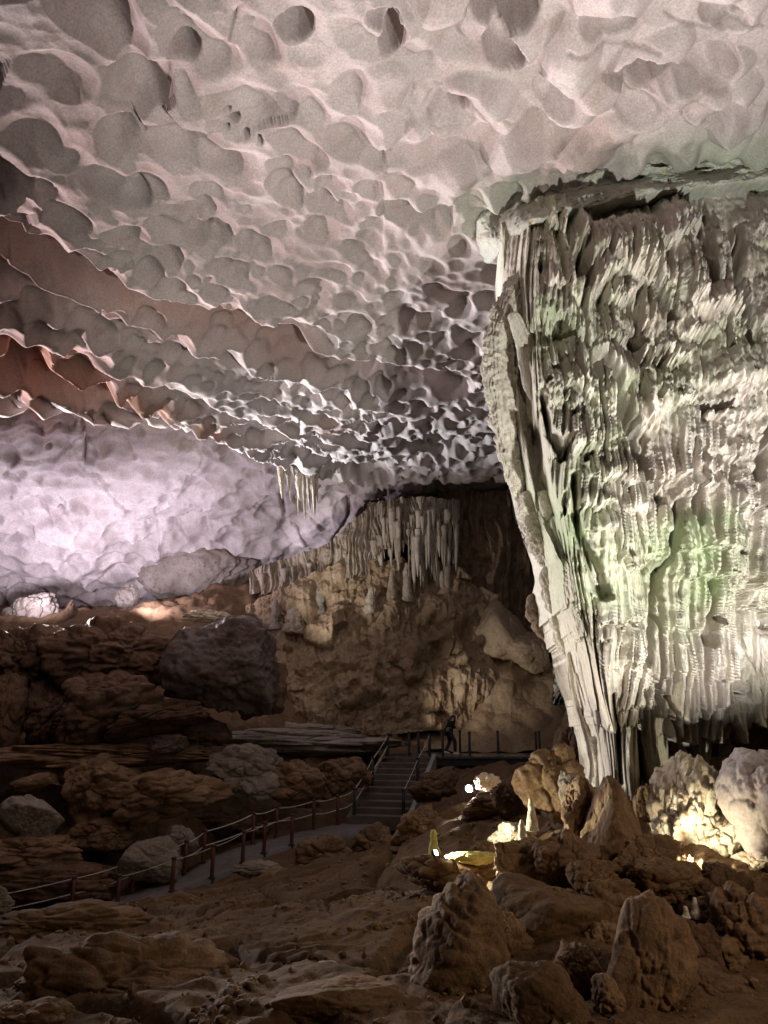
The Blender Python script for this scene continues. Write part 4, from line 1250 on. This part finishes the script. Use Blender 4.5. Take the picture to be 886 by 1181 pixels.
# stalagmites standing on the slope
def stalagmite(px, py, wpx, hpx, d, mat, label, seed, knobs=3, group=None):
    base = P(px, py + hpx / 2, d)
    h = hpx * d / FPX; r = wpx / 2 * d / FPX
    rr = np.random.RandomState(seed)
    zs = np.linspace(-.15, 1, 9)
    prof = np.interp(zs, [-.15, 0, .25, .5, .75, 1], [1.05, 1, .85, .75, .6, .3]) * rr.uniform(.8, 1.15, 9)
    pts = [base + np.array([rr.uniform(-.1, .1) * r, 0, z * h]) for z in zs]
    g = sweep(pts, prof * r, n=36, rows=70, flat=1, flute=.12, nfl=7, rough=.16, seed=seed)
    o = grid_obj('stalagmite', g, M[mat], origin=base, wrap=True)
    tag(o, label, 'stalagmite', group)
    return o


stalagmite(317, 707, 13, 32, 35.2, 'grey', 'stubby whitish stalagmite nearest the blue grey block', 1101)
stalagmite(343, 693, 8, 18, 36, 'grey', 'small pointed stalagmite between the two stubby ones', 1102)
stalagmite(369, 688, 14, 34, 35.8, 'grey', 'slender whitish stalagmite on a round knob below pale curtain', 1103)
stalagmite(340, 712, 26, 30, 35.2, 'flow', 'broad low grey stalagmite stump on the slope', 1104)
stalagmite(470, 668, 12, 40, 35.6, 'flow', 'upright brown stalagmite below the stalactite fringe', 1105)
stalagmite(452, 672, 10, 30, 35.4, 'flow', 'short brown stalagmite left of the upright one', 1106)
stalagmite(428, 690, 12, 28, 35.0, 'flow', 'lumpy brown stalagmite on the rubble mound', 1107)
stalagmite(614, 938, 11, 32, 10.4, 'pale', 'knobby pale stub stalagmite glowing left of the narrow rock', 1108)
stalagmite(603, 962, 10, 30, 10.2, 'pale', 'shorter pale stub stalagmite below the knobby one', 1109)
stalagmite(803, 1047, 10, 20, 8.2, 'white', 'tiny white lit tip in front of the dark angular rock', 1110)
stalagmite(792, 1052, 9, 12, 8.1, 'white', 'tiny white lit nub left of the white tip', 1111)
stalagmite(501, 975, 15, 32, 11.1, 'yellow', 'upright yellow green shard behind the left floodlight', 1112)

# ------------------------------------------------------------------ stairs, walkway, railings
def box(name, c, half, rotz, mat, parent, bev=.012):
    bm = bmesh.new()
    bmesh.ops.create_cube(bm, size=2)
    for v in bm.verts:
        v.co = Vector((v.co.x * half[0], v.co.y * half[1], v.co.z * half[2]))
    bmesh.ops.bevel(bm, geom=bm.edges[:], offset=bev, segments=2, affect='EDGES', profile=.5)
    R = Matrix.Rotation(rotz, 4, 'Z')
    off = Vector(c) - (parent.location if parent else Vector((0, 0, 0)))
    bmesh.ops.transform(bm, matrix=Matrix.Translation(off) @ R, verts=bm.verts)
    me = bpy.data.meshes.new(name); bm.to_mesh(me); bm.free()
    return link(name, me, M[mat], parent)


st = empty('staircase', STAIR0)
tag(st, 'dark stone staircase climbing from the path to the walkway', 'stairs')
sv = STAIR1 - STAIR0
ang = math.atan2(-sv[0], sv[1])
run = np.array([sv[0], sv[1], 0]); rl_ = np.linalg.norm(run); run /= rl_
sd_ = np.array([run[1], -run[0], 0])
NS = 10
SW = .86
for k in range(NS):
    t = (k + .5) / NS
    c = STAIR0 + run * (rl_ * t) + np.array([0, 0, sv[2] * (k + 1) / NS - .20])
    box('step', c, (SW, rl_ / NS * .5 + .04, .20), ang, 'step', st)
for s in (1, -1):
    bm = bmesh.new()
    pr = []
    for o_ in (0, .14):
        for t, dz in ((0, -.5), (0, .12), (1, .12), (1, -.5)):
            p = STAIR0 + run * (rl_ * t) + sd_ * s * (SW + .01 + o_) + np.array([0, 0, sv[2] * t + dz]) - STAIR0
            pr.append(bm.verts.new(V(p)))
    for a, b, c, d in ((0, 1, 2, 3), (7, 6, 5, 4), (0, 4, 5, 1), (1, 5, 6, 2), (2, 6, 7, 3), (3, 7, 4, 0)):
        bm.faces.new((pr[a], pr[b], pr[c], pr[d]))
    bmesh.ops.recalc_face_normals(bm, faces=bm.faces[:])
    me = bpy.data.meshes.new('stringer'); bm.to_mesh(me); bm.free()
    link('stringer', me, M['stringer' if s == 1 else 'step'], st)

wk = empty('walkway', (4.2, 29.4, deckz - .2))
tag(wk, 'flat wet dark walkway deck the person stands on', 'walkway')
xl = STAIR1[0] - .95
xr = P(668, 870, 30)[0]
M['deck'] = rock_mat('wet_deck', (.06, .06, .065), (.12, .12, .125), None, .8, 6, .15, .01, .35, grain=30, wet=.2)
nplank = 22
pw = (xr - xl) / nplank
for k in range(nplank):
    box('plank', (xl + pw * (k + .5), 29.35, deckz - .04), (pw * .5 - .012, 1.35, .04), 0, 'deck', wk, .008)
for yy in (28.15, 30.5):
    box('beam', ((xl + xr) / 2, yy, deckz - .21), ((xr - xl) / 2, .07, .125), 0, 'steel', wk)


def post(base, h, mat, label, group, r=.055):
    o = empty('railing_post', base)
    tag(o, label, 'post', group)
    def lathe(name, prof, m):
        n = 14
        th = np.linspace(0, 2 * np.pi, n, endpoint=False)
        Gp = np.array([[(rr * math.cos(t), rr * math.sin(t), z) for t in th] for rr, z in prof])
        ob = link(name, mesh_np(name, Gp.reshape(-1, 3), grid_quads(len(prof), n, True)), M[m], o)
        return ob
    lathe('shaft', [(.001, -.15), (r, -.15), (r, .0), (r * .95, h * .5), (r, h - .06), (.001, h - .06)], mat)
    lathe('cap', [(.001, h - .058), (r * 1.18, h - .058), (r * 1.2, h - .02), (r * .9, h), (.001, h + .005)], mat)
    lathe('base_plate', [(.001, .0), (r * 1.7, .0), (r * 1.7, .02), (r * 1.1, .025), (.001, .025)], 'steel')
    return base + np.array([0, 0, h])


def rope(pts, sag, label, group, r=.013, name='rope', drop=0.06):
    out = []
    for a, b in zip(pts[:-1], pts[1:]):
        for t in np.linspace(0, 1, 12, endpoint=False):
            out.append(a * (1 - t) + b * t - np.array([0, 0, drop + sag * 4 * t * (1 - t)]))
    out.append(pts[-1] - np.array([0, 0, drop]))
    out = np.array(out)
    n = 6
    T = np.gradient(out, axis=0); T /= np.linalg.norm(T, axis=1, keepdims=True)
    A = np.cross(T, [0, 0, 1.0]); A /= np.linalg.norm(A, axis=1, keepdims=True)
    Bv = np.cross(A, T)
    th = np.linspace(0, 2 * np.pi, n, endpoint=False)
    Gp = out[:, None] + r * (np.cos(th)[None, :, None] * A[:, None] + np.sin(th)[None, :, None] * Bv[:, None])
    o = grid_obj(name, Gp, M['rope'], origin=out[0], wrap=True)
    tag(o, label, 'rope', group)


ORD = ['first', 'second', 'third', 'fourth', 'fifth', 'sixth', 'seventh', 'eighth', 'ninth', 'tenth', 'eleventh', 'twelfth']


def on_path(px, s):
    """point on the far (+1) or near (-1) edge of the path whose picture column is px"""
    e = pp + side * (HALF * .93 * s)
    u = e[:, 0] / (e[:, 1] * cp + e[:, 2] * sp) * FPX + 443
    i = int(np.argmin(np.abs(u - px)))
    return e[i]


far_tops, near_tops = [], []
far_px = [-60, 82, 153, 213, 236, 290, 320, 362, 388]
for k, px in enumerate(far_px):
    far_tops.append(post(on_path(px, 1), .86, 'post', ORD[k] + ' railing post from the left on the far side of the path', 'railing posts along the footpath'))
near_px = [136, 199, 247, 281, 304, 336]
for k, px in enumerate(near_px):
    near_tops.append(post(on_path(px, -1), .80, 'post', ORD[k] + ' railing post from the left on the near side of the path', 'railing posts along the footpath'))
# stair posts
st_l, st_r = [], []
for k, t in enumerate((.02, .5, .98)):
    for s, lst in ((-1, st_l), (1, st_r)):
        b = STAIR0 + run * rl_ * t + sd_ * s * (SW - .08) + np.array([0, 0, sv[2] * min(1, t + .06)])
        lst.append(post(b, .82, 'post_dark', ['bottom', 'middle', 'top'][k] + ' post on the ' + ('left' if s < 0 else 'right') + ' side of the staircase', 'posts beside the staircase'))
rope(far_tops + [st_l[0], st_l[1], st_l[2]], .05, 'upper white rope on the far side of path and stairs', 'rope handrails')
rope([p - np.array([0, 0, .36]) for p in far_tops + [st_l[0], st_l[1], st_l[2]]], .05, 'lower white rope on the far side of path and stairs', 'rope handrails')
rope(near_tops, .04, 'upper thin rope on the near side of the path', 'rope handrails', .008)
rope(st_r, .04, 'thin rope on the right side of the staircase', 'rope handrails', .010)
dk_b, dk_f = [], []
for k, px in enumerate([483, 531, 575, 623, 657]):
    b = PZ(px, 870, deckz); b = np.array([b[0] * 30.45 / b[1], 30.45, deckz])
    dk_b.append(post(b, .86, 'post_dark', ORD[k] + ' railing post from the left along the back of the walkway', 'railing posts on the walkway', .05))
for k, px in enumerate([472, 511, 542, 619]):
    b = PZ(px, 870, deckz); b = np.array([b[0] * 28.25 / b[1], 28.25, deckz])
    dk_f.append(post(b, .86, 'post_dark', ORD[k] + ' railing post from the left along the front of the walkway', 'railing posts on the walkway', .05))

# ------------------------------------------------------------------ floodlights seen in the picture
def floodlight(px, py, d, aim, label, watts, color, size=.16, cone=110, lens=30.0):
    base = P(px, py, d)
    o = empty('floodlight', base)
    tag(o, label, 'floodlight', 'floodlights among the boulders')
    R = (V(aim) - V(base)).to_track_quat('Y', 'Z').to_matrix()
    def part(name, verts, faces, mat, bev=0):
        bm = bmesh.new()
        vs = [bm.verts.new(R @ Vector(v)) for v in verts]
        for f in faces: bm.faces.new([vs[i] for i in f])
        bmesh.ops.recalc_face_normals(bm, faces=bm.faces[:])
        if bev: bmesh.ops.bevel(bm, geom=bm.edges[:], offset=bev, segments=2, affect='EDGES')
        me = bpy.data.meshes.new(name); bm.to_mesh(me); bm.free()
        return link(name, me, mat, o)
    s = size
    bx = lambda x0, x1, y0, y1, z0, z1: ([(x0, y0, z0), (x1, y0, z0), (x1, y1, z0), (x0, y1, z0), (x0, y0, z1), (x1, y0, z1), (x1, y1, z1), (x0, y1, z1)],
                                         [(0, 1, 2, 3), (4, 5, 6, 7), (0, 1, 5, 4), (1, 2, 6, 5), (2, 3, 7, 6), (3, 0, 4, 7)])
    vb, fb = bx(-s * .7, s * .7, -s * .35, s * .2, -s * .5, s * .5)
    vb = [(x * (.75 if y < 0 else 1), y, z * (.75 if y < 0 else 1)) for x, y, z in vb]
    part('housing', vb, fb, M['steel'], s * .05)
    lm = flat_mat('lamp_glass', (1, 1, 1), .3, 0, lens, color)
    ln = [(s * .42 * math.cos(a_), y_, s * .42 * math.sin(a_)) for y_ in (s * .205, s * .24) for a_ in np.linspace(0, 2 * np.pi, 16, endpoint=False)]
    part('lens', ln, [tuple(range(15, -1, -1)), tuple(range(16, 32))] + [(q, (q + 1) % 16, 16 + (q + 1) % 16, 16 + q) for q in range(16)], lm)
    for sx in (-1, 1):
        part('bracket', *bx(sx * s * .76 - s * .03, sx * s * .76 + s * .03, -s * .1, s * .1, -s * .95, s * .1), M['steel'])
    l = bpy.data.lights.new('lamp', 'SPOT'); l.energy = watts; l.color = color; l.spot_size = math.radians(cone); l.spot_blend = .5; l.shadow_soft_size = s * .4
    lo = bpy.data.objects.new('lamp', l); COL.objects.link(lo)
    dirv = (V(aim) - V(base)).normalized()
    lo.location = V(base) + dirv * (s * .3)
    lo.rotation_euler = dirv.to_track_quat('-Z', 'Y').to_euler()
    return o


floodlight(502, 984, 10.75, P(530, 968, 10.6), 'small floodlight shining beside the yellow green shard', 520, (1, .95, .66), .09, 160, 120)
floodlight(540, 910, 15.2, P(562, 900, 14.6), 'floodlight glaring under the walkway', 420, (1, .95, .84), .17, 160, 120)
floodlight(797, 1003, 9.35, P(806, 935, 10.15), 'floodlight hidden at the foot of the pale glaring rock', 150, (1, .89, .60), .12, 150, 30)
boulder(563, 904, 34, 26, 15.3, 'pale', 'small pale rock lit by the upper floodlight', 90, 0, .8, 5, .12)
boulder(545, 990, 66, 16, 10.7, 'yellow', 'flat stone painted with the yellow green glow of the left floodlight', 91, 0, .8, 5, .12)  # the lamp's pool of light on the ground, put into the stone's colour

# ------------------------------------------------------------------ person on the walkway
pb = PZ(521, 870, deckz); pb = np.array([pb[0] * 29.4 / pb[1], 29.4, deckz])
person = empty('person', pb)
tag(person, 'person in black jacket and white shoes bending forward on the walkway', 'person')


def skin_chain(name, verts, edges, radii, mat, parent, sub=2, root=0):
    me = bpy.data.meshes.new(name)
    me.from_pydata([Vector(v) for v in verts], edges, [])
    o = link(name, me, mat, parent)
    md = o.modifiers.new('skin', 'SKIN'); md.use_smooth_shade = True
    sk = me.skin_vertices[0].data
    for i, r in enumerate(radii):
        rr = r if isinstance(r, tuple) else (r, r)
        sk[i].radius = rr; sk[i].use_root = (i == root)
    s2 = o.modifiers.new('sub', 'SUBSURF'); s2.levels = sub; s2.render_levels = sub
    return o


# x to the right of the picture (the way the person faces), y away, z up
J = dict(pel=(-.10, 0, .88), sp=(-.04, 0, 1.06), ch=(.06, 0, 1.26), nk=(.13, 0, 1.42), hd=(.19, 0, 1.50), ht=(.21, 0, 1.63),
         ls=(.08, .19, 1.34), le=(.02, .27, 1.08), lw=(.18, .17, .96), rs=(.08, -.19, 1.34), re=(.00, -.27, 1.08), rw=(.17, -.16, .98),
         lh=(-.10, .10, .84), lk=(-.04, .12, .48), la=(-.22, .12, .12), rh=(-.09, -.10, .84), rk=(.13, -.12, .47), ra=(.12, -.12, .09))
names = list(J)
E = [('pel', 'sp'), ('sp', 'ch'), ('ch', 'nk'), ('nk', 'hd'), ('hd', 'ht'), ('ch', 'ls'), ('ls', 'le'), ('le', 'lw'), ('ch', 'rs'), ('rs', 're'), ('re', 'rw'),
     ('pel', 'lh'), ('lh', 'lk'), ('lk', 'la'), ('pel', 'rh'), ('rh', 'rk'), ('rk', 'ra')]
rad = dict(pel=.13, sp=.12, ch=.14, nk=.058, hd=.085, ht=.085, ls=.07, le=.048, lw=.03, rs=.07, re=.048, rw=.03, lh=.095, lk=.062, la=.042, rh=.095, rk=.062, ra=.042)
ix = {n: i for i, n in enumerate(names)}
vv = [J[n] for n in names]; ee = [(ix[a], ix[b]) for a, b in E]; rr_ = [rad[n] for n in names]
for w_, s in (('lw', 1), ('rw', -1)):                       # hands: palm, four fingers, thumb
    b = Vector(J[w_]); palm = b + Vector((.06, -.01 * s, -.03))
    vv.append(tuple(palm)); rr_.append(.03); ee.append((ix[w_], len(vv) - 1)); pi = len(vv) - 1
    for f in range(4):
        o1 = palm + Vector((.035, (f - 1.5) * .018, -.012)); o2 = o1 + Vector((.028 - .004 * abs(f - 1.2), -.004 * s, -.022))
        vv += [tuple(o1), tuple(o2)]; rr_ += [.0085, .0075]; ee += [(pi, len(vv) - 2), (len(vv) - 2, len(vv) - 1)]
    t1 = b + Vector((.045, -.035 * s, .0)); t2 = t1 + Vector((.03, -.012 * s, -.014))
    vv += [tuple(t1), tuple(t2)]; rr_ += [.011, .009]; ee += [(pi, len(vv) - 2), (len(vv) - 2, len(vv) - 1)]
skin_chain('body', vv, ee, rr_, M['skin'], person)
jn = ['pel', 'sp', 'ch', 'nk', 'ls', 'le', 'lw', 'rs', 're', 'rw']
je = [('pel', 'sp'), ('sp', 'ch'), ('ch', 'nk'), ('ch', 'ls'), ('ls', 'le'), ('le', 'lw'), ('ch', 'rs'), ('rs', 're'), ('re', 'rw')]
jr = dict(pel=.165, sp=.16, ch=.175, nk=.07, ls=.095, le=.07, lw=.048, rs=.095, re=.07, rw=.048)
jx = {n: i for i, n in enumerate(jn)}
skin_chain('jacket', [J[n] for n in jn], [(jx[a], jx[b]) for a, b in je], [jr[n] for n in jn], M['jacket'], person)
tn = ['pel', 'lh', 'lk', 'la', 'rh', 'rk', 'ra']
te = [('pel', 'lh'), ('lh', 'lk'), ('lk', 'la'), ('pel', 'rh'), ('rh', 'rk'), ('rk', 'ra')]
tr_ = dict(pel=.15, lh=.112, lk=.082, la=.068, rh=.112, rk=.082, ra=.068)
tx = {n: i for i, n in enumerate(tn)}
skin_chain('trousers', [J[n] for n in tn], [(tx[a], tx[b]) for a, b in te], [tr_[n] for n in tn], M['trousers'], person)
for an, rise in (('la', .05), ('ra', 0)):
    a = Vector(J[an])
    skin_chain('shoe', [(a.x - .06, a.y, .05 + rise), (a.x + .05, a.y, .045 + rise * .6), (a.x + .17, a.y, .035 + rise * .2)], [(0, 1), (1, 2)], [.05, .048, .036], M['shoe'], person)


def ball(name, c, r, mat, cut=None):
    v, f = ico(4)
    p = v * np.array(r)
    if cut is not None:
        p[:, 2] = np.maximum(p[:, 2], cut)
    return link(name, mesh_np(name, p + np.array(c), f), mat, person)


ball('hair', (.195, 0, 1.60), (.108, .092, .098), M['hair'], -.02)
ball('nose', (.305, 0, 1.545), (.016, .012, .022), M['skin'])
for s in (-1, 1):
    ball('eye', (.283, s * .032, 1.57), (.009, .011, .009), M['jacket'])
    ball('ear', (.205, s * .088, 1.555), (.022, .010, .032), M['skin'])
ball('mouth', (.288, 0, 1.50), (.008, .024, .006), flat_mat('lips', (.30, .13, .11)))
skin_chain('bag', [(-.20, -.2, .98), (-.14, -.21, .90), (-.10, -.2, .84)], [(0, 1), (1, 2)], [.05, .075, .05], M['bag'], person)
